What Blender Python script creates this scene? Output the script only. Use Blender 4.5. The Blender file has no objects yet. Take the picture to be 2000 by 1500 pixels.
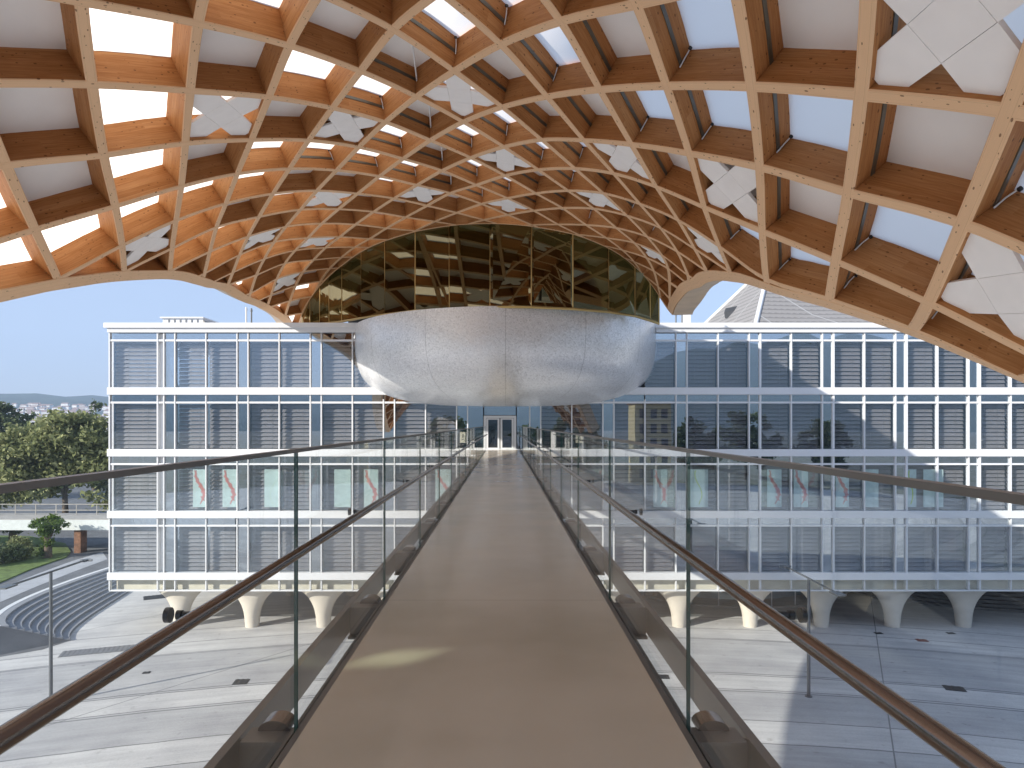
import bpy, math, random
from mathutils import Vector, Matrix
random.seed(7)
sc = bpy.context.scene
C = sc.collection
PI = math.pi

# ------------------------------------------------------------------ camera frame (metres; the eye is at 0,0,ZC)
ZC = 13.5
F, U0, V0 = 1333.0, 984.0, 828.0
def at(u, v, Y):
    return Vector(((u - U0) * Y / F, Y, ZC + (V0 - v) * Y / F))
def ground(u, v, z=0.0):
    Y = (ZC - z) * F / (v - V0)
    return Vector(((u - U0) * Y / F, Y, z))

# ------------------------------------------------------------------ mesh helpers
class MB:
    def __init__(s):
        s.v, s.f, s.uv, s.m, s.sm = [], [], [], [], []
    def add(s, pts, faces, m=0, smooth=False, uvs=None):
        b = len(s.v)
        s.v += [tuple(p) for p in pts]
        for k, f in enumerate(faces):
            s.f.append([b + q for q in f]); s.m.append(m); s.sm.append(smooth)
            s.uv.append(uvs[k] if uvs else None)
    def box(s, a, b, m=0):
        (x0, y0, z0), (x1, y1, z1) = a, b
        s.add([(x0,y0,z0),(x1,y0,z0),(x1,y1,z0),(x0,y1,z0),(x0,y0,z1),(x1,y0,z1),(x1,y1,z1),(x0,y1,z1)],
              [(0,3,2,1),(4,5,6,7),(0,1,5,4),(1,2,6,5),(2,3,7,6),(3,0,4,7)], m)
    def obox(s, o, ex, ey, ez, m=0):
        o, ex, ey, ez = Vector(o), Vector(ex), Vector(ey), Vector(ez)
        p = [o, o+ex, o+ex+ey, o+ey, o+ez, o+ex+ez, o+ex+ey+ez, o+ey+ez]
        s.add(p, [(0,3,2,1),(4,5,6,7),(0,1,5,4),(1,2,6,5),(2,3,7,6),(3,0,4,7)], m)
    def prism(s, poly, z0, z1, m=0):
        n = len(poly)
        p = [(x, y, z0) for x, y in poly] + [(x, y, z1) for x, y in poly]
        s.add(p, [list(range(n))[::-1], list(range(n, 2*n))] + [(k, (k+1) % n, n+(k+1) % n, n+k) for k in range(n)], m)
    def grid(s, rows, m=0, smooth=True, closed=False):
        nr, nc = len(rows), len(rows[0])
        pts = [p for r in rows for p in r]
        fs = []
        for a in range(nr-1):
            for c in range(nc if closed else nc-1):
                d = (c+1) % nc
                fs.append((a*nc+c, a*nc+d, (a+1)*nc+d, (a+1)*nc+c))
        s.add(pts, fs, m, smooth)
    def tube(s, path, r, n=10, m=0, caps=True, smooth=True):
        path = [Vector(p) for p in path]
        rr = r if isinstance(r, (list, tuple)) else [r]*len(path)
        rows = []
        for k, p in enumerate(path):
            t = (path[min(k+1, len(path)-1)] - path[max(k-1, 0)]).normalized()
            a = Vector((0,0,1)) if abs(t.z) < .9 else Vector((1,0,0))
            x = t.cross(a).normalized(); y = t.cross(x).normalized()
            rows.append([p + (x*math.cos(2*PI*q/n) + y*math.sin(2*PI*q/n))*rr[k] for q in range(n)])
        s.grid(rows, m, smooth, True)
        if caps:
            s.add(rows[0], [list(range(n))], m); s.add(rows[-1], [list(range(n))[::-1]], m)
    def lathe(s, prof, o=(0,0,0), n=28, m=0):
        o = Vector(o)
        s.grid([[o + Vector((r*math.cos(2*PI*q/n), r*math.sin(2*PI*q/n), z)) for q in range(n)] for r, z in prof], m, True, True)
    def sweep(s, rings, us, vs, m=0, caps=True, closed=True):
        n = len(rings[0]); b = len(s.v); s.low = getattr(s, 'low', set())
        s.v += [tuple(p) for r in rings for p in r]
        for a in range(len(rings)-1):
            for c in range(n if closed else n-1):
                d = (c+1) % n
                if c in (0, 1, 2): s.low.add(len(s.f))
                s.f.append([b+a*n+c, b+a*n+d, b+(a+1)*n+d, b+(a+1)*n+c]); s.m.append(m); s.sm.append(False)
                s.uv.append([(us[a], vs[c]), (us[a], vs[c+1]), (us[a+1], vs[c+1]), (us[a+1], vs[c])])
        if caps:
            for a in (0, len(rings)-1):
                s.f.append([b+a*n+c for c in range(n)]); s.m.append(m); s.sm.append(False); s.uv.append(None)
    def mesh(s, name, mats):
        me = bpy.data.meshes.new(name)
        me.from_pydata(s.v, [], s.f)
        if not isinstance(mats, (list, tuple)): mats = [mats]
        for x in mats: me.materials.append(x)
        me.polygons.foreach_set('material_index', s.m)
        me.polygons.foreach_set('use_smooth', s.sm)
        if any(u is not None for u in s.uv):
            lay = me.uv_layers.new(name='UVMap'); k = 0
            for poly, u in zip(me.polygons, s.uv):
                for q in range(poly.loop_total):
                    lay.data[poly.loop_start+q].uv = u[q] if u else (0, 0)
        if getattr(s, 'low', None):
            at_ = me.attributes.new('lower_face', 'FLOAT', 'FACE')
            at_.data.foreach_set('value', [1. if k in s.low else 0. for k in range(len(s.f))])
        me.validate(); me.update()
        return me
    def build(s, name, mats, parent=None, **props):
        return link(name, s.mesh(name, mats), parent, **props)

def link(name, me, parent=None, loc=None, **props):
    o = bpy.data.objects.new(name, me); C.objects.link(o)
    if loc is not None: o.location = loc
    if parent is not None:
        o.parent = parent
        if loc is None: o.matrix_parent_inverse = Matrix.Translation(-world_loc(parent))
    for k, v in props.items(): o[k] = v
    return o
def world_loc(o):
    if o.parent is None: return Vector(o.location)
    return Vector(o.location) + o.matrix_parent_inverse.to_translation() + world_loc(o.parent)
def thing(name, label, cat, loc=(0,0,0), group=None):
    o = bpy.data.objects.new(name, None); C.objects.link(o)
    o.location = loc; o.empty_display_size = .2
    o['label'] = label; o['category'] = cat
    if group: o['group'] = group
    return o
def tag(o, label, cat, group=None):
    o['label'] = label; o['category'] = cat
    if group: o['group'] = group
    return o
def copy_tree(o, parent=None):
    c = o.copy(); C.objects.link(c)
    if parent: c.parent = parent
    for ch in list(o.children): copy_tree(ch, c)
    return c

# ------------------------------------------------------------------ materials
def mat(name):
    m = bpy.data.materials.new(name); m.use_nodes = True
    nt = m.node_tree; nt.nodes.clear()
    out = nt.nodes.new('ShaderNodeOutputMaterial')
    return m, nt, out
def N(nt, t, **kw):
    n = nt.nodes.new(t)
    for k, v in kw.items():
        if k in n.inputs: n.inputs[k].default_value = v
        else: setattr(n, k, v)
    return n
def L(nt, a, b): nt.links.new(a, b)
def math_n(nt, op, a, b=None, c=None):
    n = nt.nodes.new('ShaderNodeMath'); n.operation = op
    for k, x in enumerate((a, b, c)):
        if x is None: continue
        if isinstance(x, (int, float)): n.inputs[k].default_value = x
        else: nt.links.new(x, n.inputs[k])
    return n.outputs[0]
def ramp(nt, fac, stops):
    r = nt.nodes.new('ShaderNodeValToRGB')
    e = r.color_ramp.elements
    while len(e) < len(stops): e.new(.5)
    for q, (p, c) in zip(e, stops): q.position = p; q.color = (*c, 1)
    nt.links.new(fac, r.inputs[0]); return r.outputs[0]
def mixc(nt, fac, a, b, mode='MIX'):
    n = nt.nodes.new('ShaderNodeMix'); n.data_type = 'RGBA'; n.blend_type = mode
    for s, x in ((n.inputs[0], fac), (n.inputs[6], a), (n.inputs[7], b)):
        if isinstance(x, (int, float)): s.default_value = x
        elif isinstance(x, tuple): s.default_value = (*x, 1)
        else: nt.links.new(x, s)
    return n.outputs[2]
def plain(name, col, rough=.5, metal=0., noise=.06, scale=3., spec=.5, bump=0., bscale=40.):
    m, nt, out = mat(name)
    p = N(nt, 'ShaderNodeBsdfPrincipled', Roughness=rough, Metallic=metal)
    p.inputs['Specular IOR Level'].default_value = spec
    tc = N(nt, 'ShaderNodeTexCoord')
    nz = N(nt, 'ShaderNodeTexNoise', Scale=scale, Detail=5.)
    L(nt, tc.outputs['Object'], nz.inputs['Vector'])
    a = tuple(max(0, c*(1-noise*2)) for c in col); b = tuple(min(1, c*(1+noise*2)) for c in col)
    L(nt, ramp(nt, nz.outputs['Fac'], [(.25, a), (.75, b)]), p.inputs['Base Color'])
    if bump:
        n2 = N(nt, 'ShaderNodeTexNoise', Scale=bscale, Detail=3.); L(nt, tc.outputs['Object'], n2.inputs['Vector'])
        bp = N(nt, 'ShaderNodeBump', Strength=bump, Distance=.01); L(nt, n2.outputs['Fac'], bp.inputs['Height'])
        L(nt, bp.outputs[0], p.inputs['Normal'])
    L(nt, p.outputs[0], out.inputs[0])
    return m

def wood_mat():
    m, nt, out = mat('spruce_glulam')
    uv = N(nt, 'ShaderNodeUVMap')
    sep = N(nt, 'ShaderNodeSeparateXYZ'); L(nt, uv.outputs[0], sep.inputs[0])
    u, v = sep.outputs[0], sep.outputs[1]
    lam = math_n(nt, 'FLOOR', math_n(nt, 'DIVIDE', v, .17))
    off = N(nt, 'ShaderNodeTexWhiteNoise', noise_dimensions='1D'); L(nt, lam, off.inputs['W'])
    board = math_n(nt, 'FLOOR', math_n(nt, 'ADD', math_n(nt, 'DIVIDE', u, 3.4), math_n(nt, 'MULTIPLY', off.outputs['Value'], 7.)))
    cmb = N(nt, 'ShaderNodeCombineXYZ'); L(nt, lam, cmb.inputs[0]); L(nt, board, cmb.inputs[1])
    tone = N(nt, 'ShaderNodeTexWhiteNoise', noise_dimensions='2D'); L(nt, cmb.outputs[0], tone.inputs['Vector'])
    mp = N(nt, 'ShaderNodeMapping'); mp.inputs['Scale'].default_value = (1.3, 34., 1.)
    L(nt, uv.outputs[0], mp.inputs['Vector'])
    addv = N(nt, 'ShaderNodeVectorMath', operation='ADD'); L(nt, mp.outputs[0], addv.inputs[0]); L(nt, tone.outputs['Color'], addv.inputs[1])
    g = N(nt, 'ShaderNodeTexNoise', Scale=1., Detail=6., Roughness=.65, Distortion=.6); L(nt, addv.outputs[0], g.inputs['Vector'])
    col = ramp(nt, g.outputs['Fac'], [(.28, (.27, .100, .028)), (.5, (.43, .190, .068)), (.74, (.57, .285, .115))])
    col = mixc(nt, .35, col, ramp(nt, tone.outputs['Value'], [(0, (.32, .128, .038)), (.5, (.43, .192, .068)), (1, (.54, .29, .125))]))
    # lower faces painted paler, for the stronger light they catch than the sides
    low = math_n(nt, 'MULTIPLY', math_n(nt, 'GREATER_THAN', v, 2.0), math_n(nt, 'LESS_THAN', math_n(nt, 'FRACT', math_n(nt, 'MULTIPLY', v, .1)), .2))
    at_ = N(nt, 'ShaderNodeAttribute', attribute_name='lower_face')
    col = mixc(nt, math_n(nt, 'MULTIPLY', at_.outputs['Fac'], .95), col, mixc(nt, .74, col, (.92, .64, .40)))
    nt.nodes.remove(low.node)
    # lamination joints and finger joints
    fl = math_n(nt, 'ABSOLUTE', math_n(nt, 'SUBTRACT', math_n(nt, 'FRACT', math_n(nt, 'DIVIDE', v, .17)), .5))
    j1 = math_n(nt, 'GREATER_THAN', fl, .488)
    col = mixc(nt, math_n(nt, 'MULTIPLY', j1, .4), col, (.22, .09, .035))
    # knots
    mk = N(nt, 'ShaderNodeMapping'); mk.inputs['Scale'].default_value = (6.5, 13., 1.); L(nt, uv.outputs[0], mk.inputs['Vector'])
    vo = N(nt, 'ShaderNodeTexVoronoi', Scale=1.); L(nt, mk.outputs[0], vo.inputs['Vector'])
    sel = N(nt, 'ShaderNodeSeparateColor'); L(nt, vo.outputs['Color'], sel.inputs[0])
    k1 = math_n(nt, 'LESS_THAN', vo.outputs['Distance'], math_n(nt, 'ADD', .07, math_n(nt, 'MULTIPLY', sel.outputs[0], .17)))
    k2 = math_n(nt, 'MULTIPLY', k1, math_n(nt, 'GREATER_THAN', sel.outputs[1], .45))
    col = mixc(nt, math_n(nt, 'MULTIPLY', k2, .75), col, (.12, .045, .018))
    p = N(nt, 'ShaderNodeBsdfPrincipled', Roughness=.6)
    p.inputs['Specular IOR Level'].default_value = .12
    L(nt, col, p.inputs['Base Color'])
    bp = N(nt, 'ShaderNodeBump', Strength=.15, Distance=.004); L(nt, g.outputs['Fac'], bp.inputs['Height']); L(nt, bp.outputs[0], p.inputs['Normal'])
    L(nt, p.outputs[0], out.inputs[0])
    return m

def cushion_mat():
    m, nt, out = mat('translucent_membrane')
    t = N(nt, 'ShaderNodeBsdfTranslucent', Color=(.93, .87, .79, 1))
    d = N(nt, 'ShaderNodeBsdfDiffuse', Color=(.86, .86, .86, 1))
    mx = N(nt, 'ShaderNodeMixShader', Fac=.05); L(nt, t.outputs[0], mx.inputs[1]); L(nt, d.outputs[0], mx.inputs[2])
    gl = N(nt, 'ShaderNodeBsdfGlossy', Roughness=.25)
    m2 = N(nt, 'ShaderNodeMixShader', Fac=.04); L(nt, mx.outputs[0], m2.inputs[1]); L(nt, gl.outputs[0], m2.inputs[2])
    L(nt, m2.outputs[0], out.inputs[0]); return m

def glass_mat(name, tint, ior=1.5, refl=(1, 1, 1), rough=0.0, base=0.0, wav=0.0, k=1.0):
    m, nt, out = mat(name)
    tr = N(nt, 'ShaderNodeBsdfTransparent', Color=(*tint, 1))
    gl = N(nt, 'ShaderNodeBsdfGlossy', Color=(*refl, 1), Roughness=rough)
    fr = N(nt, 'ShaderNodeFresnel', IOR=ior)
    geo = N(nt, 'ShaderNodeNewGeometry')
    # the same reflectance from either side of the pane
    lw = N(nt, 'ShaderNodeLayerWeight', Blend=.5)
    c = math_n(nt, 'SUBTRACT', 1., lw.outputs['Facing'])
    r0 = ((ior-1)/(ior+1))**2
    r0 = max(r0, base)
    sch = math_n(nt, 'ADD', r0, math_n(nt, 'MULTIPLY', 1-r0, math_n(nt, 'POWER', lw.outputs['Facing'], 5.)))
    sch = math_n(nt, 'MULTIPLY', sch, k)
    nt.nodes.remove(fr); nt.nodes.remove(geo)
    if wav:
        tc = N(nt, 'ShaderNodeTexCoord'); nz = N(nt, 'ShaderNodeTexNoise', Scale=.45, Detail=1.)
        L(nt, tc.outputs['Object'], nz.inputs['Vector'])
        bp = N(nt, 'ShaderNodeBump', Strength=wav, Distance=.05); L(nt, nz.outputs['Fac'], bp.inputs['Height']); L(nt, bp.outputs[0], gl.inputs['Normal'])
    mx = N(nt, 'ShaderNodeMixShader'); L(nt, sch, mx.inputs[0]); L(nt, tr.outputs[0], mx.inputs[1]); L(nt, gl.outputs[0], mx.inputs[2])
    L(nt, mx.outputs[0], out.inputs[0]); return m

def mosaic_mat():
    m, nt, out = mat('pearl_mosaic')
    tc = N(nt, 'ShaderNodeTexCoord')
    vo = N(nt, 'ShaderNodeTexVoronoi', Scale=15.); L(nt, tc.outputs['Object'], vo.inputs['Vector'])
    se = N(nt, 'ShaderNodeSeparateColor'); L(nt, vo.outputs['Color'], se.inputs[0])
    col = ramp(nt, se.outputs[0], [(0, (.57, .575, .58)), (.25, (.69, .695, .70)), (.8, (.765, .77, .775)), (1, (.85, .855, .86))])
    uv = N(nt, 'ShaderNodeUVMap'); s2 = N(nt, 'ShaderNodeSeparateXYZ'); L(nt, uv.outputs[0], s2.inputs[0])
    fx = math_n(nt, 'ABSOLUTE', math_n(nt, 'SUBTRACT', math_n(nt, 'FRACT', math_n(nt, 'MULTIPLY', s2.outputs[0], 14.)), .5))
    seam = math_n(nt, 'LESS_THAN', fx, .004)
    col = mixc(nt, math_n(nt, 'MULTIPLY', seam, .4), col, (.12, .12, .12))
    geo = N(nt, 'ShaderNodeNewGeometry')
    sub = N(nt, 'ShaderNodeVectorMath', operation='SUBTRACT'); L(nt, vo.outputs['Color'], sub.inputs[0]); sub.inputs[1].default_value = (.5, .5, .5)
    scl = N(nt, 'ShaderNodeVectorMath', operation='SCALE'); L(nt, sub.outputs[0], scl.inputs[0]); scl.inputs['Scale'].default_value = .15
    ad = N(nt, 'ShaderNodeVectorMath', operation='ADD'); L(nt, geo.outputs['Normal'], ad.inputs[0]); L(nt, scl.outputs[0], ad.inputs[1])
    nm = N(nt, 'ShaderNodeVectorMath', operation='NORMALIZE'); L(nt, ad.outputs[0], nm.inputs[0])
    p = N(nt, 'ShaderNodeBsdfPrincipled', Roughness=.30, Metallic=.38)
    p.inputs['Specular IOR Level'].default_value = .8
    L(nt, col, p.inputs['Base Color']); L(nt, nm.outputs[0], p.inputs['Normal'])
    L(nt, p.outputs[0], out.inputs[0]); return m

def leaf_mat(name, a, b, c):
    m, nt, out = mat(name)
    geo = N(nt, 'ShaderNodeNewGeometry')
    col = ramp(nt, geo.outputs['Random Per Island'], [(0, a), (.55, b), (1, c)])
    p = N(nt, 'ShaderNodeBsdfDiffuse'); L(nt, col, p.inputs['Color'])
    t = N(nt, 'ShaderNodeBsdfTranslucent'); L(nt, col, t.inputs['Color'])
    mx = N(nt, 'ShaderNodeMixShader', Fac=.3); L(nt, p.outputs[0], mx.inputs[1]); L(nt, t.outputs[0], mx.inputs[2])
    L(nt, mx.outputs[0], out.inputs[0]); return m

def ground_mat():
    m, nt, out = mat('plaza_concrete')
    tc = N(nt, 'ShaderNodeTexCoord'); P3 = tc.outputs['Object']
    def dist(cx, cy):
        s = N(nt, 'ShaderNodeVectorMath', operation='SUBTRACT'); L(nt, P3, s.inputs[0]); s.inputs[1].default_value = (cx, cy, 0)
        l = N(nt, 'ShaderNodeVectorMath', operation='LENGTH'); L(nt, s.outputs[0], l.inputs[0]); return l.outputs['Value']
    nzb = N(nt, 'ShaderNodeTexNoise', Scale=.35, Detail=8., Roughness=.6); L(nt, P3, nzb.inputs['Vector'])
    nzf = N(nt, 'ShaderNodeTexNoise', Scale=9., Detail=6., Roughness=.7); L(nt, P3, nzf.inputs['Vector'])
    d = math_n(nt, 'ADD', dist(4, -39), math_n(nt, 'MULTIPLY', math_n(nt, 'SUBTRACT', nzb.outputs['Fac'], .5), .25))
    mr = N(nt, 'ShaderNodeMapRange'); mr.inputs[1].default_value = 60; mr.inputs[2].default_value = 110; L(nt, d, mr.inputs[0])
    def q(x): return (x-60)/50
    li, dk = (.52, .516, .512), (.42, .42, .425)
    r = nt.nodes.new('ShaderNodeValToRGB'); r.color_ramp.interpolation = 'CONSTANT'
    st = [(60, li), (64.5, dk), (68.2, li), (70.5, dk), (73.9, li), (76.2, dk), (82.3, li), (84.6, li), (95, li)]
    e = r.color_ramp.elements
    while len(e) < len(st): e.new(.5)
    for el, (p, c) in zip(e, st): el.position = q(p); el.color = (*c, 1)
    L(nt, mr.outputs[0], r.inputs[0]); col = r.outputs[0]
    sp0 = N(nt, 'ShaderNodeSeparateXYZ'); L(nt, P3, sp0.inputs[0]); cb = N(nt, 'ShaderNodeCombineXYZ')
    L(nt, math_n(nt, 'MULTIPLY', d, 1.7), cb.inputs[0]); L(nt, math_n(nt, 'MULTIPLY', sp0.outputs[0], .10), cb.inputs[1])
    brush = N(nt, 'ShaderNodeTexNoise', Scale=1., Detail=7., Roughness=.7); L(nt, cb.outputs[0], brush.inputs['Vector'])
    col = mixc(nt, 1., col, ramp(nt, brush.outputs['Fac'], [(.3, (.80, .80, .81)), (.7, (1.14, 1.14, 1.13))]), 'MULTIPLY')
    spots = N(nt, 'ShaderNodeTexNoise', Scale=1.9, Detail=3.); L(nt, P3, spots.inputs['Vector'])
    col = mixc(nt, 1., col, ramp(nt, spots.outputs['Fac'], [(.24, (.72, .71, .70)), (.36, (1., 1., 1.))]), 'MULTIPLY')
    lines = None
    for x in (64.5, 68.2, 70.5, 73.9, 74.15, 76.2, 76.45, 82.3, 82.5, 84.6, 87.2):
        s = math_n(nt, 'LESS_THAN', math_n(nt, 'ABSOLUTE', math_n(nt, 'SUBTRACT', d, x)), .045)
        lines = s if lines is None else math_n(nt, 'MAXIMUM', lines, s)
    # radial expansion joints
    sp = N(nt, 'ShaderNodeSeparateXYZ'); L(nt, P3, sp.inputs[0])
    for (ax, ay, bx, by) in ((-19.1, 32.3, -11.8, 42.1), (16., 28., 24., 44.), (-40., 30., -28., 44.)):
        nx, ny = (by-ay), -(bx-ax); l = math.hypot(nx, ny); nx /= l; ny /= l
        e1 = math_n(nt, 'ADD', math_n(nt, 'MULTIPLY', sp.outputs[0], nx), math_n(nt, 'MULTIPLY', sp.outputs[1], ny))
        s = math_n(nt, 'LESS_THAN', math_n(nt, 'ABSOLUTE', math_n(nt, 'SUBTRACT', e1, ax*nx+ay*ny)), .03)
        lines = math_n(nt, 'MAXIMUM', lines, s)
    col = mixc(nt, 1., col, ramp(nt, nzb.outputs['Fac'], [(.3, (.84, .84, .85)), (.7, (1.1, 1.1, 1.08))]), 'MULTIPLY')
    col = mixc(nt, 1., col, ramp(nt, nzf.outputs['Fac'], [(.3, (.9, .9, .9)), (.7, (1.07, 1.07, 1.07))]), 'MULTIPLY')
    col = mixc(nt, math_n(nt, 'MULTIPLY', lines, .75), col, (.10, .105, .11))
    far = math_n(nt, 'GREATER_THAN', dist(4, 20), 95.)
    town = ramp(nt, nzb.outputs['Fac'], [(.35, (.10, .12, .07)), (.6, (.20, .20, .19))])
    col = mixc(nt, far, col, town)
    p = N(nt, 'ShaderNodeBsdfPrincipled', Roughness=.75); p.inputs['Specular IOR Level'].default_value = .3
    L(nt, col, p.inputs['Base Color'])
    bp = N(nt, 'ShaderNodeBump', Strength=.12, Distance=.01); L(nt, nzf.outputs['Fac'], bp.inputs['Height']); L(nt, bp.outputs[0], p.inputs['Normal'])
    L(nt, p.outputs[0], out.inputs[0]); return m

def deck_mat():
    m, nt, out = mat('resin_deck')
    tc = N(nt, 'ShaderNodeTexCoord')
    nz = N(nt, 'ShaderNodeTexNoise', Scale=.8, Detail=6.); L(nt, tc.outputs['Object'], nz.inputs['Vector'])
    n2 = N(nt, 'ShaderNodeTexNoise', Scale=260., Detail=2.); L(nt, tc.outputs['Object'], n2.inputs['Vector'])
    sp = N(nt, 'ShaderNodeSeparateXYZ'); L(nt, tc.outputs['Object'], sp.inputs[0])
    col = ramp(nt, nz.outputs['Fac'], [(.28, (.385, .325, .245)), (.5, (.44, .37, .285)), (.75, (.475, .40, .31))])
    j = math_n(nt, 'ABSOLUTE', math_n(nt, 'SUBTRACT', math_n(nt, 'FRACT', math_n(nt, 'DIVIDE', math_n(nt, 'ADD', sp.outputs[1], 6.0+3.1-6.27+6.27*0), 6.2)), .5))
    p = N(nt, 'ShaderNodeBsdfPrincipled'); p.inputs['Specular IOR Level'].default_value = .46
    L(nt, ramp(nt, nz.outputs['Fac'], [(.3, (.17,)*3), (.7, (.25,)*3)]), p.inputs['Roughness'])
    L(nt, mixc(nt, math_n(nt, 'MULTIPLY', math_n(nt, 'LESS_THAN', j, .0006), .6), col, (.05, .045, .04)), p.inputs['Base Color'])
    bp = N(nt, 'ShaderNodeBump', Strength=.03, Distance=.002); L(nt, n2.outputs['Fac'], bp.inputs['Height']); L(nt, bp.outputs[0], p.inputs['Normal'])
    L(nt, p.outputs[0], out.inputs[0]); return m

def cladding_mat():
    m, nt, out = mat('ribbed_white_cladding')
    tc = N(nt, 'ShaderNodeTexCoord'); sp = N(nt, 'ShaderNodeSeparateXYZ'); L(nt, tc.outputs['Object'], sp.inputs[0])
    s1 = math_n(nt, 'FRACT', math_n(nt, 'MULTIPLY', sp.outputs[2], 2.1))
    xy = math_n(nt, 'ADD', sp.outputs[0], sp.outputs[1])
    s2 = math_n(nt, 'SINE', math_n(nt, 'MULTIPLY', xy, 9.))
    gap = math_n(nt, 'LESS_THAN', math_n(nt, 'ADD', s1, math_n(nt, 'MULTIPLY', s2, .08)), .3)
    seam = math_n(nt, 'LESS_THAN', math_n(nt, 'FRACT', math_n(nt, 'MULTIPLY', xy, .16)), .03)
    col = mixc(nt, math_n(nt, 'MULTIPLY', gap, .5), (.25, .24, .23), (.085, .08, .08))
    col = mixc(nt, seam, col, (.36, .36, .355))
    p = N(nt, 'ShaderNodeBsdfPrincipled', Roughness=.6); L(nt, col, p.inputs['Base Color']); L(nt, p.outputs[0], out.inputs[0]); return m

def hill_mat():
    m, nt, out = mat('wooded_hill')
    tc = N(nt, 'ShaderNodeTexCoord')
    nz = N(nt, 'ShaderNodeTexNoise', Scale=.012, Detail=10., Roughness=.7); L(nt, tc.outputs['Object'], nz.inputs['Vector'])
    col = ramp(nt, nz.outputs['Fac'], [(.3, (.02, .038, .03)), (.55, (.045, .075, .055)), (.75, (.09, .12, .09))])
    p = N(nt, 'ShaderNodeBsdfDiffuse'); L(nt, col, p.inputs['Color']); L(nt, p.outputs[0], out.inputs[0]); return m

WOOD = wood_mat(); CUSH = cushion_mat()
OPAQ = plain('opaque_panel_white', (.90, .865, .83), .6, noise=.03, scale=.6)
CROSSM = plain('acoustic_white', (.90, .87, .84), .7, noise=.015)
DARKP = plain('dark_gasket', (.03, .03, .03), .6)
TRAYM = plain('olive_cable_tray', (.12, .11, .085), .4, .4)
RODM = plain('white_rod', (.75, .75, .75), .4)
WHITE = plain('white_coated_metal', (.68, .69, .70), .35, noise=.015, scale=.7)
CREAM = plain('cream_concrete', (.58, .53, .45), .7, noise=.04, scale=1.2, bump=.05)
FACADE = glass_mat('facade_glass', (.42, .52, .60), 1.5, (.92, .97, 1.), base=.54, wav=.03)
FACLOW = glass_mat('clear_blind_glass', (.97, .975, .98), 1.5, (.82, .92, 1.), base=.14, wav=.03)
CLEAR = glass_mat('balustrade_glass', (.98, .993, .987), 1.32, k=.6)
GEDGE = plain('glass_edge_green', (.02, .06, .05), .15)
BRONZE = plain('bronzed_steel', (.21, .172, .148), .2, 1., noise=.03)
CAPM = plain('cap_rail_bronze', (.20, .175, .155), .35, .8, noise=.03)
STEEL = plain('dark_warm_steel', (.105, .092, .078), .42, .3, noise=.05)
BLACK = plain('black_fitting', (.012, .012, .012), .3)
GAPG = glass_mat('added_gap_glass', (.62, .78, .68), 1.4)
DECK = deck_mat(); MOSAIC = mosaic_mat()
BRASS = plain('brass_profile', (.52, .38, .16), .35, .8, noise=.03)
DOMEG = glass_mat('olive_mirror_glass', (.20, .17, .08), 1.5, (.66, .58, .37), base=.22, wav=.005)
INTER = plain('dim_interior', (.055, .05, .035), .8)
SLATM = plain('grey_slat', (.215, .207, .212), .45, .1, noise=.02)
ROOMW = plain('office_back_wall', (.06, .066, .08), .8)
CEILM = plain('office_ceiling', (.55, .55, .55), .8)
POSTM = plain('teal_poster_paper', (.52, .66, .62), .6, noise=.05, scale=4)
REDM = plain('poster_red_ink', (.55, .19, .16), .6)
GREENM = plain('poster_green_ink', (.45, .60, .06), .6)
DOORG = glass_mat('door_glass', (.45, .50, .52), 1.5, (.9, .95, 1.), base=.12)
ASPH = plain('road_asphalt', (.13, .135, .145), .85, noise=.12, scale=.6, bump=.15)
PAVE = plain('pale_pavement', (.36, .37, .39), .85, noise=.06, scale=.8)
STEPM = plain('grey_step_stone', (.23, .24, .26), .8, noise=.06)
STEPD = plain('dark_step_stone', (.13, .12, .11), .8, noise=.08)
GRASSM = plain('lawn_green', (.10, .145, .035), .9, noise=.25, scale=2.5, bump=.5, bscale=12)
CONC = plain('viaduct_concrete', (.34, .32, .29), .85, noise=.1, scale=1.5)
FASC = plain('viaduct_fascia', (.58, .61, .60), .6, noise=.04)
ROOFT = plain('town_roof', (.24, .15, .11), .8)
RUST = plain('rusty_brick', (.19, .095, .055), .85, noise=.25, scale=3)
GRATE = plain('grey_grating', (.22, .22, .225), .6, .3, noise=.15, scale=18)
IRON = plain('cast_iron', (.05, .052, .056), .6, .4, noise=.1)
REDC = plain('reddish_cover', (.22, .08, .06), .6, noise=.1)
GREYP = plain('grey_painted_pole', (.16, .17, .18), .4, .5)
BARK = plain('bark', (.10, .075, .055), .9, noise=.3, scale=2., bump=.6, bscale=8)
LEAF1 = leaf_mat('foliage_olive', (.12, .14, .06), (.26, .285, .13), (.42, .43, .23))
LEAF2 = leaf_mat('foliage_dark', (.06, .08, .045), (.13, .165, .08), (.22, .25, .13))
LEAF3 = leaf_mat('foliage_fresh', (.05, .09, .02), (.10, .16, .04), (.18, .24, .07))
CLAD = cladding_mat(); HILLM = hill_mat(); GROUNDM = ground_mat()
HOUSEM = plain('town_plaster', (.74, .71, .68), .8, noise=.2, scale=.05)
YELLOW = plain('yellow_render', (.62, .50, .27), .8)
SIGNM = plain('notice_white', (.75, .74, .60), .5)
PLYM = plain('pale_plywood_fascia', (.60, .47, .34), .6, noise=.06, scale=1.)

# direction towards the sun
EL_S, AZ = math.radians(23.35), math.atan2(-.81, -.585)
sd = Vector((math.sin(AZ)*math.cos(EL_S), math.cos(AZ)*math.cos(EL_S), math.sin(EL_S)))

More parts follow.
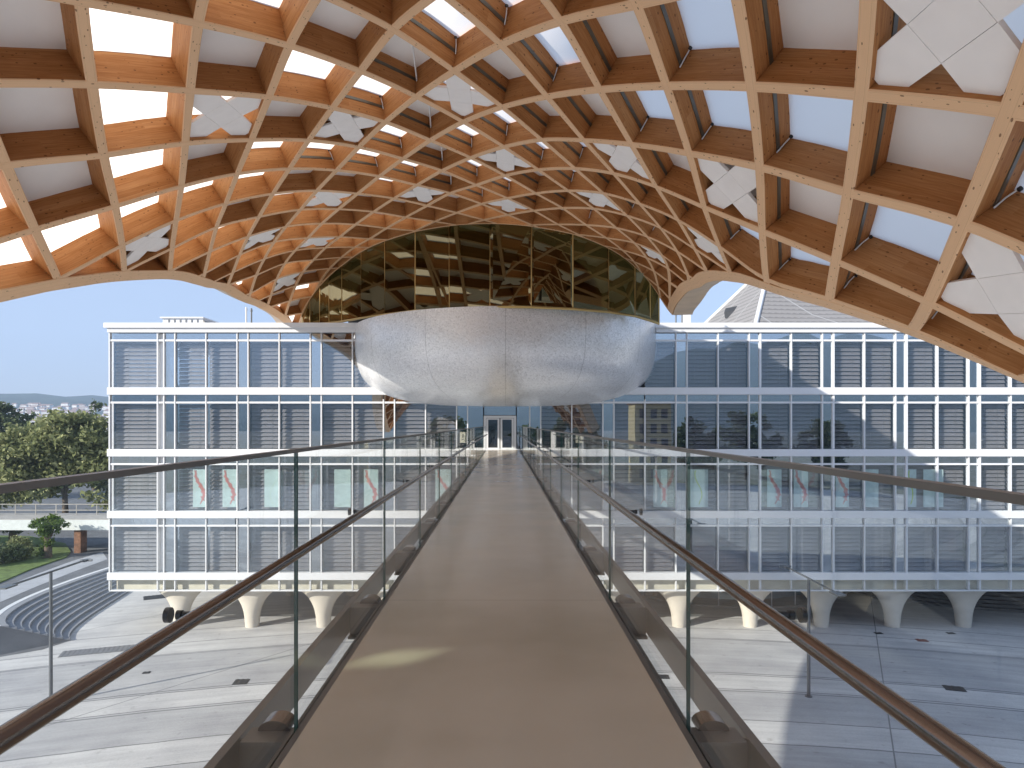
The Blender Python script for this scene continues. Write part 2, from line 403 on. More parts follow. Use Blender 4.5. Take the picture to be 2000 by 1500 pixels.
# ================================================================== THE SHELL ROOF
PI0, PJ0, PNI, PNJ = -10, -9, 26, 26
_p = [-6.12,-28.86,28.94,-7.23,-26.70,25.32,-8.34,-24.53,21.80,-9.44,-22.35,18.38,-10.55,-20.15,15.07,-11.64,-17.94,11.87,-12.74,-15.71,8.80,-13.82,-13.47,5.87,-14.91,-11.20,3.09,-15.99,-8.92,0.47,-17.07,-6.62,-1.98,-18.15,-4.31,-4.24,-19.23,-1.99,-6.32,-20.31,0.34,-8.20,-21.41,2.68,-9.89,-22.51,5.02,-11.37,-23.62,7.36,-12.65,-24.74,9.71,-13.72,-25.88,12.05,-14.59,-27.02,14.39,-15.24,-28.18,16.73,-15.68,-29.34,19.06,-15.88,-30.52,21.39,-15.85,-31.70,23.71,-15.58,-32.88,26.03,-15.07,-34.07,28.35,-14.30,-5.10,-26.86,26.66,-6.21,-24.71,23.42,-7.32,-22.56,20.27,-8.43,-20.39,17.23,-9.54,-18.22,14.28,-10.64,-16.02,11.44,-11.74,-13.81,8.71,-12.83,-11.58,6.10,-13.92,-9.33,3.61,-15.00,-7.06,1.25,-16.09,-4.77,-0.95,-17.17,-2.47,-3.00,-18.25,-0.15,-4.88,-19.34,2.18,-6.59,-20.44,4.52,-8.12,-21.54,6.86,-9.47,-22.66,9.20,-10.63,-23.79,11.54,-11.60,-24.93,13.88,-12.38,-26.08,16.21,-12.96,-27.25,18.54,-13.33,-28.42,20.87,-13.48,-29.60,23.19,-13.42,-30.79,25.50,-13.13,-31.98,27.82,-12.64,-33.17,30.13,-11.92,-4.08,-24.85,24.43,-5.19,-22.72,21.55,-6.30,-20.58,18.77,-7.41,-18.43,16.09,-8.52,-16.28,13.50,-9.63,-14.10,11.01,-10.74,-11.91,8.61,-11.84,-9.70,6.31,-12.93,-7.46,4.11,-14.02,-5.20,2.03,-15.11,-2.92,0.06,-16.19,-0.62,-1.77,-17.27,1.69,-3.46,-18.36,4.02,-5.01,-19.46,6.35,-6.39,-20.57,8.69,-7.62,-21.69,11.03,-8.68,-22.83,13.37,-9.56,-23.98,15.70,-10.25,-25.14,18.03,-10.76,-26.32,20.35,-11.06,-27.50,22.67,-11.17,-28.69,24.98,-11.09,-29.88,27.30,-10.82,-31.07,29.61,-10.36,-32.27,31.91,-9.72,-3.06,-22.83,22.23,-4.17,-20.72,19.71,-5.28,-18.60,17.29,-6.39,-16.47,14.95,-7.51,-14.34,12.71,-8.62,-12.18,10.56,-9.74,-10.01,8.49,-10.84,-7.82,6.51,-11.95,-5.60,4.61,-13.04,-3.35,2.79,-14.13,-1.08,1.06,-15.21,1.22,-0.56,-16.30,3.53,-2.08,-17.39,5.86,-3.47,-18.49,8.19,-4.73,-19.60,10.53,-5.84,-20.72,12.87,-6.80,-21.87,15.20,-7.59,-23.03,17.53,-8.20,-24.20,19.85,-8.63,-25.39,22.16,-8.88,-26.58,24.47,-8.96,-27.78,26.78,-8.87,-28.97,29.09,-8.63,-30.17,31.39,-8.23,-31.37,33.69,-7.68,-2.03,-20.79,20.08,-3.14,-18.70,17.91,-4.26,-16.61,15.83,-5.37,-14.51,13.83,-6.49,-12.39,11.92,-7.61,-10.26,10.10,-8.73,-8.11,8.36,-9.85,-5.94,6.69,-10.96,-3.73,5.08,-12.06,-1.50,3.54,-13.16,0.76,2.05,-14.24,3.05,0.62,-15.32,5.37,-0.72,-16.41,7.69,-1.97,-17.51,10.03,-3.11,-18.62,12.37,-4.12,-19.75,14.70,-4.99,-20.91,17.03,-5.69,-22.08,19.35,-6.22,-23.27,21.66,-6.58,-24.46,23.97,-6.78,-25.66,26.27,-6.84,-26.87,28.57,-6.77,-28.07,30.87,-6.57,-29.28,33.17,-6.26,-30.48,35.47,-5.81,-1.02,-18.74,17.97,-2.12,-16.67,16.14,-3.23,-14.61,14.39,-4.34,-12.53,12.73,-5.46,-10.44,11.14,-6.59,-8.34,9.64,-7.72,-6.21,8.22,-8.85,-4.06,6.85,-9.97,-1.88,5.54,-11.09,0.34,4.27,-12.19,2.59,3.02,-13.27,4.88,1.79,-14.35,7.20,0.61,-15.43,9.53,-0.52,-16.52,11.87,-1.55,-17.64,14.21,-2.47,-18.78,16.54,-3.24,-19.95,18.86,-3.85,-21.14,21.17,-4.30,-22.34,23.47,-4.60,-23.55,25.77,-4.77,-24.76,28.07,-4.83,-25.97,30.36,-4.79,-27.17,32.65,-4.66,-28.38,34.95,-4.43,-29.58,37.24,-4.11,-0.00,-16.67,15.89,-1.10,-14.63,14.40,-2.20,-12.59,12.98,-3.31,-10.54,11.64,-4.42,-8.48,10.38,-5.55,-6.40,9.19,-6.69,-4.31,8.07,-7.84,-2.18,7.00,-8.98,-0.02,5.97,-10.11,2.18,4.96,-11.22,4.42,3.96,-12.31,6.70,2.94,-13.38,9.02,1.90,-14.45,11.36,0.89,-15.54,13.71,-0.05,-16.66,16.05,-0.88,-17.81,18.38,-1.56,-19.00,20.69,-2.07,-20.20,22.99,-2.44,-21.42,25.28,-2.69,-22.64,27.57,-2.86,-23.85,29.85,-2.94,-25.07,32.14,-2.95,-26.28,34.43,-2.88,-27.48,36.72,-2.75,-28.69,39.01,-2.56,1.00,-14.58,13.85,-0.08,-12.57,12.69,-1.16,-10.56,11.60,-2.26,-8.54,10.58,-3.38,-6.51,9.63,-4.51,-4.46,8.75,-5.65,-2.39,7.92,-6.81,-0.30,7.13,-7.97,1.83,6.37,-9.12,4.01,5.62,-10.26,6.23,4.86,-11.35,8.51,4.04,-12.42,10.83,3.17,-13.47,13.19,2.25,-14.54,15.56,1.38,-15.67,17.90,0.64,-16.85,20.21,0.08,-18.06,22.50,-0.33,-19.28,24.79,-0.64,-20.51,27.07,-0.88,-21.74,29.35,-1.07,-22.96,31.63,-1.19,-24.17,33.92,-1.24,-25.38,36.20,-1.25,-26.59,38.48,-1.21,-27.79,40.77,-1.14,1.99,-12.46,11.84,0.93,-10.49,11.02,-0.13,-8.51,10.26,-1.21,-6.52,9.56,-2.31,-4.52,8.92,-3.44,-2.51,8.33,-4.59,-0.47,7.78,-5.76,1.60,7.26,-6.94,3.70,6.76,-8.13,5.84,6.24,-9.29,8.04,5.70,-10.40,10.31,5.08,-11.47,12.64,4.37,-12.50,15.01,3.55,-13.55,17.40,2.74,-14.70,19.73,2.13,-15.91,22.03,1.71,-17.15,24.31,1.37,-18.39,26.58,1.07,-19.62,28.85,0.81,-20.85,31.13,0.60,-22.07,33.40,0.44,-23.28,35.68,0.32,-24.48,37.96,0.24,-25.68,40.24,0.18,-26.88,42.52,0.15,2.95,-10.33,9.86,1.93,-8.39,9.39,0.89,-6.44,8.96,-0.16,-4.49,8.58,-1.24,-2.52,8.24,-2.35,-0.54,7.94,-3.49,1.47,7.66,-4.67,3.51,7.40,-5.88,5.58,7.13,-7.10,7.69,6.84,-8.29,9.87,6.49,-9.43,12.12,6.04,-10.52,14.44,5.46,-11.54,16.82,4.78,-12.56,19.24,4.07,-13.77,21.54,3.66,-15.01,23.81,3.31,-16.26,26.08,2.98,-17.51,28.35,2.65,-18.74,30.62,2.37,-19.97,32.89,2.14,-21.18,35.17,1.93,-22.38,37.44,1.74,-23.58,39.72,1.57,-24.77,42.00,1.43,-25.96,44.28,1.34,3.89,-8.18,7.92,2.91,-6.27,7.80,1.91,-4.36,7.71,0.90,-2.44,7.64,-0.15,-0.51,7.60,-1.24,1.45,7.58,-2.37,3.43,7.56,-3.55,5.44,7.54,-4.77,7.49,7.50,-6.01,9.58,7.42,-7.25,11.72,7.24,-8.41,13.96,6.93,-9.52,16.26,6.39,-10.59,18.63,5.93,-11.72,20.98,5.48,-12.93,23.28,5.17,-14.17,25.57,4.80,-15.41,27.84,4.42,-16.65,30.11,4.09,-17.87,32.38,3.82,-19.09,34.65,3.56,-20.29,36.92,3.30,-21.48,39.20,3.02,-22.67,41.47,2.76,-23.85,43.75,2.56,-25.02,46.03,2.44,4.80,-6.01,6.02,3.86,-4.14,6.26,2.91,-2.26,6.51,1.94,-0.38,6.76,0.94,1.52,7.00,-0.11,3.45,7.24,-1.22,5.40,7.47,-2.39,7.39,7.68,-3.61,9.43,7.86,-4.85,11.51,7.99,-6.10,13.64,7.99,-7.28,15.86,7.73,-8.45,18.13,7.44,-9.64,20.43,7.10,-10.89,22.71,6.76,-12.13,25.00,6.43,-13.34,27.30,6.10,-14.57,29.58,5.71,-15.79,31.85,5.42,-17.00,34.13,5.17,-18.20,36.40,4.89,-19.39,38.67,4.52,-20.57,40.95,4.14,-21.74,43.22,3.82,-22.90,45.50,3.58,-24.07,47.77,3.43,5.67,-3.84,4.18,4.78,-2.00,4.81,3.89,-0.15,5.38,2.97,1.69,5.92,2.02,3.56,6.42,1.02,5.46,6.91,-0.06,7.39,7.38,-1.22,9.37,7.81,-2.43,11.39,8.19,-3.64,13.47,8.48,-4.89,15.60,8.63,-6.11,17.78,8.50,-7.38,20.00,8.31,-8.67,22.24,8.14,-9.96,24.49,7.90,-11.25,26.75,7.70,-12.49,29.03,7.32,-13.71,31.32,6.91,-14.92,33.59,6.66,-16.11,35.87,6.46,-17.30,38.15,6.07,-18.47,40.42,5.59,-19.63,42.69,5.16,-20.79,44.97,4.81,-21.94,47.24,4.53,-23.09,49.52,4.29,6.50,-1.66,2.45,5.66,0.15,3.45,4.83,1.96,4.33,3.98,3.77,5.12,3.09,5.61,5.85,2.13,7.48,6.55,1.10,9.39,7.24,-0.04,11.36,7.90,-1.26,13.37,8.45,-2.50,15.43,8.90,-3.68,17.56,9.06,-4.94,19.71,9.11,-6.25,21.89,9.08,-7.56,24.10,9.00,-8.89,26.32,8.87,-10.23,28.56,8.66,-11.52,30.81,8.46,-12.78,33.07,8.19,-14.01,35.34,7.84,-15.19,37.62,7.64,-16.38,39.89,7.06,-17.54,42.16,6.54,-18.67,44.44,6.14,-19.81,46.72,5.78,-20.94,48.99,5.40,-22.08,51.26,4.99,7.30,0.49,0.90,6.51,2.29,2.21,5.72,4.07,3.35,4.94,5.85,4.35,4.11,7.66,5.28,3.20,9.51,6.15,2.21,11.41,7.00,1.11,13.37,7.87,-0.07,15.37,8.53,-1.26,17.42,8.99,-2.49,19.51,9.34,-3.75,21.65,9.56,-5.05,23.81,9.64,-6.36,26.00,9.65,-7.71,28.20,9.63,-9.05,30.42,9.54,-10.40,32.64,9.43,-11.72,34.88,9.29,-13.01,37.12,8.97,-14.25,39.37,8.59,-15.44,41.63,7.97,-16.57,43.91,7.54,-17.67,46.19,7.15,-18.79,48.46,6.70,-19.92,50.74,6.16,-21.05,53.00,5.55,8.10,2.61,-0.36,7.32,4.41,1.11,6.57,6.18,2.45,5.85,7.93,3.62,5.07,9.71,4.67,4.18,11.56,5.70,3.20,13.46,6.65,2.16,15.40,7.53,1.10,17.38,8.32,-0.04,19.40,8.99,-1.27,21.48,9.49,-2.53,23.59,9.79,-3.79,25.75,9.99,-5.08,27.93,10.12,-6.44,30.12,10.15,-7.81,32.32,10.16,-9.18,34.52,10.13,-10.53,36.73,10.00,-11.88,38.93,9.89,-13.18,41.15,9.67,-14.42,43.39,9.21,-15.55,45.66,8.63,-16.63,47.94,8.13,-17.73,50.22,7.51,-18.86,52.48,6.80,-20.00,54.75,5.99,8.92,4.64,-1.22,8.13,6.48,0.20,7.38,8.26,1.60,6.70,9.99,2.92,5.93,11.78,3.98,5.09,13.62,5.11,4.20,15.50,6.13,3.25,17.42,7.12,2.27,19.38,8.04,1.19,21.39,8.89,0.01,23.44,9.50,-1.23,25.55,9.95,-2.50,27.69,10.26,-3.79,29.87,10.44,-5.14,32.05,10.58,-6.52,34.24,10.63,-7.90,36.42,10.63,-9.26,38.60,10.57,-10.63,40.78,10.52,-11.97,42.98,10.32,-13.26,45.19,10.07,-14.45,47.43,9.59,-15.56,49.70,8.95,-16.64,51.97,8.19,-17.77,54.23,7.32,-18.92,56.48,6.34,9.80,6.57,-1.59,8.98,8.44,-0.33,8.21,10.26,0.89,7.48,12.05,2.13,6.72,13.85,3.29,5.93,15.70,4.42,5.15,17.56,5.56,4.34,19.44,6.74,3.44,21.38,7.83,2.44,23.37,8.73,1.29,25.41,9.45,0.06,27.50,9.99,-1.19,29.64,10.36,-2.47,31.80,10.74,-3.81,33.99,10.86,-5.18,36.17,10.94,-6.57,38.33,10.98,-7.95,40.49,10.97,-9.29,42.66,11.04,-10.65,44.83,10.93,-11.97,47.02,10.70,-13.21,49.24,10.28,-14.38,51.48,9.62,-15.51,53.73,8.77,-16.66,55.98,7.78,-17.82,58.23,6.63,10.73,8.38,-1.45,9.99,10.21,-0.34,9.20,12.09,0.79,8.37,13.98,1.93,7.56,15.87,2.89,6.81,17.74,3.75,6.17,19.57,5.08,5.47,21.44,6.39,4.65,23.36,7.52,3.69,25.34,8.55,2.58,27.37,9.34,1.39,29.46,9.94,0.18,31.58,10.43,-1.09,33.74,10.86,-2.46,35.92,11.10,-3.83,38.10,11.29,-5.21,40.24,11.37,-6.58,42.38,11.42,-7.94,44.53,11.47,-9.30,46.69,11.42,-10.63,48.86,11.20,-11.90,51.06,10.79,-13.12,53.28,10.14,-14.31,55.51,9.26,-15.49,57.74,8.17,-16.68,59.97,6.89,11.58,10.24,-0.73,10.82,12.11,0.19,10.03,14.01,1.11,9.22,15.93,1.99,8.44,17.84,2.78,7.75,19.73,3.64,7.15,21.58,4.79,6.55,23.44,6.00,5.82,25.34,7.26,4.93,27.31,8.32,3.86,29.33,9.24,2.70,31.41,9.92,1.48,33.52,10.46,0.23,35.66,10.91,-1.09,37.82,11.29,-2.45,39.98,11.58,-3.82,42.12,11.76,-5.19,44.25,11.86,-6.56,46.39,11.90,-7.92,48.54,11.84,-9.26,50.71,11.61,-10.56,52.89,11.19,-11.82,55.09,10.53,-13.06,57.30,9.64,-14.28,59.51,8.50,-15.50,61.73,7.12,12.33,12.15,0.56,11.56,14.06,1.16,10.78,15.98,1.76,10.00,17.91,2.35,9.28,19.83,2.98,8.63,21.72,3.74,8.07,23.59,4.64,7.55,25.45,5.69,6.94,27.33,6.89,6.15,29.28,8.02,5.16,31.29,8.97,4.02,33.35,9.71,2.82,35.45,10.35,1.57,37.57,10.94,0.27,39.71,11.45,-1.06,41.85,11.85,-2.42,43.99,12.13,-3.79,46.12,12.29,-5.16,48.25,12.32,-6.53,50.40,12.23,-7.87,52.55,11.97,-9.20,54.72,11.52,-10.49,56.90,10.84,-11.77,59.09,9.92,-13.03,61.29,8.75,-14.28,63.49,7.32,13.00,14.12,2.43,12.23,16.05,2.55,11.46,17.98,2.73,10.72,19.92,3.01,10.01,21.84,3.43,9.39,23.75,3.98,8.85,25.63,4.65,8.37,27.49,5.43,7.91,29.36,6.39,7.24,31.28,7.72,6.36,33.27,8.81,5.30,35.31,9.61,4.12,37.38,10.35,2.91,39.49,11.02,1.64,41.60,11.62,0.32,43.72,12.11,-1.03,45.85,12.47,-2.39,47.98,12.68,-3.76,50.11,12.73,-5.12,52.25,12.61,-6.48,54.40,12.30,-7.82,56.55,11.80,-9.14,58.72,11.08,-10.45,60.90,10.12,-11.74,63.08,8.92,-13.03,65.27,7.46,13.64,16.11,4.82,12.87,18.06,4.36,12.10,20.00,4.07,11.36,21.95,3.96,10.66,23.89,4.05,10.02,25.81,4.33,9.45,27.71,4.81,8.94,29.60,5.50,8.49,31.47,6.44,8.02,33.36,7.58,7.37,35.29,8.58,6.48,37.28,9.48,5.39,39.33,10.34,4.21,41.41,11.11,2.98,43.50,11.79,1.69,45.61,12.37,0.36,47.72,12.80,-0.99,49.84,13.05,-2.35,51.96,13.11,-3.72,54.10,12.97,-5.08,56.24,12.62,-6.44,58.39,12.06,-7.78,60.54,11.28,-9.11,62.71,10.27,-10.43,64.88,9.02,-11.74,67.05,7.54,14.24,18.12,7.70,13.47,20.08,6.60,12.70,22.04,5.76,11.95,24.00,5.19,11.23,25.95,4.87,10.55,27.89,4.83,9.93,29.82,5.09,9.36,31.74,5.68,8.88,33.63,6.51,8.60,35.47,7.35,8.20,37.35,8.35,7.48,39.30,9.34,6.54,41.30,10.30,5.46,43.34,11.19,4.28,45.41,11.98,3.03,47.49,12.64,1.74,49.59,13.13,0.40,51.70,13.42,-0.95,53.82,13.48,-2.32,55.94,13.32,-3.69,58.08,12.92,-5.05,60.22,12.29,-6.41,62.37,11.44,-7.76,64.52,10.37,-9.10,66.68,9.07,-10.43,68.85,7.54,14.83,20.15,11.06,14.05,22.12,9.27,13.27,24.09,7.82,12.51,26.06,6.70,11.76,28.03,5.91,11.05,29.99,5.47,10.38,31.94,5.40,9.78,33.87,5.67,9.29,35.78,6.17,9.13,37.60,6.91,8.90,39.43,7.93,8.37,41.33,9.06,7.59,43.29,10.19,6.63,45.29,11.25,5.54,47.33,12.18,4.36,49.39,12.93,3.10,51.47,13.47,1.79,53.57,13.78,0.44,55.67,13.84,-0.92,57.79,13.65,-2.29,59.92,13.20,-3.66,62.05,12.51,-5.03,64.19,11.58,-6.40,66.34,10.43,-7.75,68.49,9.05,-9.11,70.65,7.45,15.41,22.18,14.89,14.62,24.16,12.37,13.83,26.14,10.25,13.05,28.13,8.53,12.28,30.11,7.20,11.54,32.09,6.25,10.85,34.05,5.65,10.28,35.99,5.42,9.88,37.88,5.61,9.72,39.70,6.27,9.55,41.52,7.32,9.19,43.38,8.61,8.59,45.29,9.98,7.77,47.25,11.27,6.78,49.26,12.38,5.66,51.29,13.24,4.45,53.35,13.84,3.16,55.43,14.16,1.83,57.53,14.20,0.48,59.64,13.96,-0.90,61.76,13.46,-2.28,63.88,12.70,-3.66,66.02,11.70,-5.04,68.16,10.45,-6.41,70.30,8.98,-7.77,72.45,7.27]
def PN(a, b):
    k = (a*PNJ + b)*3
    return Vector((_p[k], _p[k+1], _p[k+2]))*.965
def _w(t):
    return (-.5*t**3+t*t-.5*t, 1.5*t**3-2.5*t*t+1, -1.5*t**3+2*t*t+.5*t, .5*t**3-.5*t*t)
def S(i, j):
    a, b = i-PI0, j-PJ0
    ia = min(max(int(math.floor(a)), 1), PNI-3); jb = min(max(int(math.floor(b)), 1), PNJ-3)
    wa, wb = _w(a-ia), _w(b-jb)
    r = Vector((0, 0, ZC))
    for x in range(4):
        for y in range(4): r += PN(ia-1+x, jb-1+y)*(wa[x]*wb[y])
    return r
def NRM(i, j, e=.05):
    n = (S(i+e, j)-S(i-e, j)).cross(S(i, j+e)-S(i, j-e)).normalized()
    return n if n.z > 0 else -n
def SH(i, j, h): return S(i, j) + NRM(i, j)*h

EL = [(-8.9,1.0),(-6.9,2.2),(-4.9,3.3),(-3.4,4.1),(-2.4,4.55),(-1.67,4.84),(-1.34,4.95),(-.99,5.11),(-.56,5.51),(0,6.16),(.6,6.75),(1.11,7.27),(1.7,7.96),(2.7,9.8),(3.86,11.24),(5.25,13.36),(6.1,14.25),(6.55,14.9),(6.7,15.2)]
EA = [(6.7,15.2),(6.86,14.9),(6.84,14.3),(6.82,13.69),(6.97,12.97),(7.23,11.68),(7.4,10.86),(7.47,9.47),(7.59,8.11),(8.01,7.03),(8.65,6.16),(9.39,5.18),(10.11,4.14),(10.87,3.14),(12.15,2.66),(13.66,2.24),(14.27,1.61),(14.78,.82),(14.85,.2)]
ER = [(14.85,.2),(14.06,-.29),(13.23,-.79),(11.98,-1.04),(10.85,-1.44),(10.32,-1.93),(9.8,-2.41),(9.33,-2.91),(8.67,-3.51),(8.23,-3.96),(8.2,-5.0),(8.18,-5.57),(8.14,-6.11),(8.09,-6.74),(8.05,-7.4),(8.03,-8.7)]
DOM = EL[:-1] + EA[:-1] + ER + [(-3.5, -8.2), (-8.9, -5.0)]

def inside(x, y):
    c = False; n = len(DOM)
    for k in range(n):
        (x0, y0), (x1, y1) = DOM[k], DOM[(k+1) % n]
        if (y0 > y) != (y1 > y) and x < (x1-x0)*(y-y0)/(y1-y0)+x0: c = not c
    return c
def spans(axis, val):
    val += 1.7e-4; r = []; n = len(DOM)
    for k in range(n):
        a, b = DOM[k], DOM[(k+1) % n]
        if (a[axis] > val) != (b[axis] > val):
            t = (val-a[axis])/(b[axis]-a[axis]); r.append(a[1-axis]+t*(b[1-axis]-a[1-axis]))
    r.sort(); return list(zip(r[::2], r[1::2]))
def clip_cell(i, j):
    poly = [tuple(p) for p in DOM]
    for ax, lim, sg in ((0, i, 1), (0, i+1, -1), (1, j, 1), (1, j+1, -1)):
        o = []
        for k in range(len(poly)):
            a, b = poly[k-1], poly[k]
            da, db = (a[ax]-lim)*sg, (b[ax]-lim)*sg
            if (da >= 0) != (db >= 0):
                t = da/(da-db); o.append((a[0]+t*(b[0]-a[0]), a[1]+t*(b[1]-a[1])))
            if db >= 0: o.append(b)
        poly = o
        if not poly: return []
    r = []
    for p in poly:
        if not r or math.hypot(p[0]-r[-1][0], p[1]-r[-1][1]) > 1e-4: r.append(p)
    return r
def area(p): return abs(sum(p[k-1][0]*p[k][1]-p[k][0]*p[k-1][1] for k in range(len(p))))/2

roof = thing('timber_roof', 'curved lattice roof of warm spruce beams with white panels arching over the footbridge', 'roof', (0, 10, ZC+6))

BW, BH = .225, .79
def section(c, l, n, w, h0, h1, ch=.018):
    return [c+l*x+n*y for x, y in ((-w/2, h0+ch), (-w/2+ch, h0), (w/2-ch, h0), (w/2, h0+ch), (w/2, h1), (-w/2, h1))]
SEC_V = lambda w, h: [2.0, 2.02, 2.02+w, 2.04+w, 2.04+w+h, 2.04+2*w+h, 2.04+2*w+2*h]
def beam(path, w, h0, h1, side=0.0, voff=0.0):
    mb = MB(); rings = []; us = []; u = random.random()*50
    pts = [S(*p) for p in path]
    for k, (i, j) in enumerate(path):
        t = (pts[min(k+1, len(pts)-1)]-pts[max(k-1, 0)]).normalized()
        n = NRM(i, j); n = (n - t*n.dot(t)).normalized(); l = t.cross(n).normalized()
        if k: u += (pts[k]-pts[k-1]).length
        us.append(u); rings.append(section(pts[k]+l*side, l, n, w, h0, h1))
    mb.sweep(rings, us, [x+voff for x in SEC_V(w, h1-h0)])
    return mb
def lin(a, b, step):
    n = max(2, int(math.ceil(abs(b-a)/step))); return [a+(b-a)*k/n for k in range(n+1)]

for i in range(-8, 15):
    for a, b in spans(0, i):
        if b-a < .25: continue
        path = [(i, y) for y in lin(a, b, .25)]
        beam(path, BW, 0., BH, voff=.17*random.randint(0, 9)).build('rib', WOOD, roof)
for j in range(-8, 16):
    for a, b in spans(1, j):
        if b-a < .25: continue
        path = [(x, j) for x in lin(a, b, .25)]
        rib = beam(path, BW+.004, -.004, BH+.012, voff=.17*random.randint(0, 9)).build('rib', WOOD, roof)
        lo, hi = max(a, 3.1), min(b, 9.)
        if hi > lo+.5 and j <= 4:
            mb = MB()
            for q in range(int(math.floor(lo)), int(math.ceil(hi))):
                x0, x1 = max(q+.055, lo), min(q+.945, hi)
                if x1-x0 < .2: continue
                rows = []
                for x in lin(x0, x1, .3):
                    c = S(x, j); n = NRM(x, j); d = (S(x, j-.1)-c); d = (d-n*d.dot(n)).normalized()
                    o = c+d*(BW/2+.0015)
                    rows.append([o+n*.34, o+n*.34+d*.035, o+n*.42+d*.035, o+n*.42])
                mb.grid(rows, 0, False, True)
            if mb.f: mb.build('cable_tray', TRAYM, rib)

def chaikin(p, it=2):
    for _ in range(it):
        q = [p[0]]
        for a, b in zip(p[:-1], p[1:]):
            q += [(a[0]*.75+b[0]*.25, a[1]*.75+b[1]*.25), (a[0]*.25+b[0]*.75, a[1]*.25+b[1]*.75)]
        p = q + [p[-1]]
    return p
for nm, ed in (('edge_beam', EL), ('edge_beam', ER)):
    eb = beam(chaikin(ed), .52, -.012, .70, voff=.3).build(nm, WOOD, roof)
    # pale outer fascia that flares up and outwards
    mb = MB(); rows = []
    path = chaikin(ed); pts = [S(*p) for p in path]
    for k, (i, j) in enumerate(path):
        t = (pts[min(k+1, len(pts)-1)]-pts[max(k-1, 0)]).normalized(); n = NRM(i, j); l = t.cross(n).normalized()
        sgn = 1 if not inside(i + 0, j + 0) else 1
        o = pts[k]
        # outward direction: away from the middle of the roof
        out = (o - S(3.5, 2.0)); out = out - t*out.dot(t) - n*out.dot(n); out.normalize()
        rows.append([o+out*.263+n*.06, o+out*.30+n*.06, o+out*.80+n*.95, o+out*.75+n*.97, o+out*.263+n*.70])
    mb.grid(rows, 0, False, True)
    mb.build('fascia', PLYM, roof)
beam(chaikin(EA), .30, -.02, .62, voff=.1).build('arch_beam', WOOD, roof)

CROSS = {(1,2):'white cross panel high on the left, second lattice row, its lower edge glowing orange',
 (3,2):'white cross panel right of the pair of bright rooflights on the upper left',
 (4,0):'tilted white cross panel just left of centre near the top of the roof crown',
 (6,1):'white cross panel at the middle of the roof crown, standing upright',
 (8,0):'small wide white cross panel right of the crown above the mirrored glass',
 (4,5):'flat white cross panel low on the left slope of the crown',
 (6,4):'small white cross panel left of the crown centre above the olive glass',
 (8,3):'small white cross panel directly above the middle of the olive glass',
 (3,7):'little white cross panel on the lower left haunch, one arm pointing left',
 (5,8):'little white cross panel near the left shoulder of the olive glass',
 (0,5):'white cross panel beside the left edge beam near the open sky',
 (5,11):'greyish cross panel in the lowest left cells next to the glass band end',
 (6,-2):'white cross panel on the right, turned like a diamond, under a long curved rib',
 (6,-4):'large white cross panel on the right slope beside a thick upright rib',
 (8,-3):'narrow white cross panel low on the right, seen almost edge on',
 (4,-6):'largest white cross panel filling the top right corner of the roof',
 (6,-7):'big white cross panel cut by the right picture edge above the edge beam',
 (11,0):'smallest white cross panel low on the right close to the glass band'}
TR = {(-2,3),(-2,4),(-1,4),(0,1),(0,2),(0,3),(0,4),(1,0),(1,4),(2,1),(2,3),(2,4),(3,1),(3,3),(3,-1),(3,-2),(4,2),(4,3),(4,-2),(4,-4),(5,0),(5,1),(5,3),(5,4),
      (5,-3),(5,-4),(5,-5),(5,-7),(6,0),(6,2),(6,-1),(6,-6),(7,0),(7,2),(7,3),(7,-4),(7,-5),(7,-6),(8,-5),(8,-6),(1,5),(1,6),(2,6),(3,5),(4,6),(4,7),(3,8),(2,7),(5,7),(4,8),(6,6),
      (4,-7),(3,-5),(2,-2),(1,-1),(0,-1),(2,-4),(1,-3),(6,12),(7,-7),(6,8),(9,-1),(9,1),(10,1)}
OP = {(-1,1),(-1,2),(-1,3),(-2,5),(1,1),(1,3),(2,0),(2,2),(3,0),(3,4),(4,1),(4,-1),(4,4),(4,-3),(4,-5),(5,-1),(5,2),(5,-2),(5,-6),(6,3),(6,-3),(6,-5),(7,1),(7,-1),(8,1),(2,5),(3,6),(5,5),(5,6),(6,7),(4,9),(5,9),(6,9),
      (2,8),(3,9),(4,10),(6,10),(6,11),(6,13),(7,7),(3,-3),(0,0),(2,-1)}
rp = random.Random(11)
cells = []
for i in range(-10, 15):
    for j in range(-9, 16):
        poly = clip_cell(i, j)
        if len(poly) < 3 or area(poly) < .04: continue
        cx, cy = sum(p[0] for p in poly)/len(poly), sum(p[1] for p in poly)/len(poly)
        c = S(cx, cy)
        if (i, j) in CROSS: kind = 'X'
        elif (i, j) in TR: kind = 'T'
        elif (i, j) in OP: kind = 'O'
        else: kind = 'T' if rp.random() < .42 else 'O'
        vis = -1e9 if c.y < 2 else area(poly)/c.y**2
        cells.append((vis, i, j, poly, kind, cx, cy))
cells.sort(reverse=True, key=lambda q: q[0])
extraT, extraO = MB(), MB(); nT = nO = 0
# gap added to the unseen roof to let one sun shaft onto the deck
hole = None; bd = 9
P0 = Vector((-.80, 4.85, ZC-1.67))
for ia in range(-340, 60):
    for ja in range(-30, 24):
        ii, jj = ia*.025, ja*.25
        q = S(ii, jj)-P0; t = q.dot(sd)
        if t < 5: continue
        dd = (q-sd*t).length
        if dd < bd: bd, hole = dd, (ii, jj)
for _ in range(60):
    for st_ in (.1, .02, .005):
        for di, dj_ in ((st_, 0), (-st_, 0), (0, st_), (0, -st_)):
            q = SH(hole[0]+di, hole[1]+dj_, .655)-P0; dd = (q-sd*q.dot(sd)).length
            if dd < bd: bd, hole = dd, (hole[0]+di, hole[1]+dj_)
hc = (math.floor(hole[0]), math.floor(hole[1]))
hole = (hc[0]+min(.52, max(.4, hole[0]-hc[0])), hc[1]+min(.72, max(.28, hole[1]-hc[1])))
print('sun gap', hole, bd)
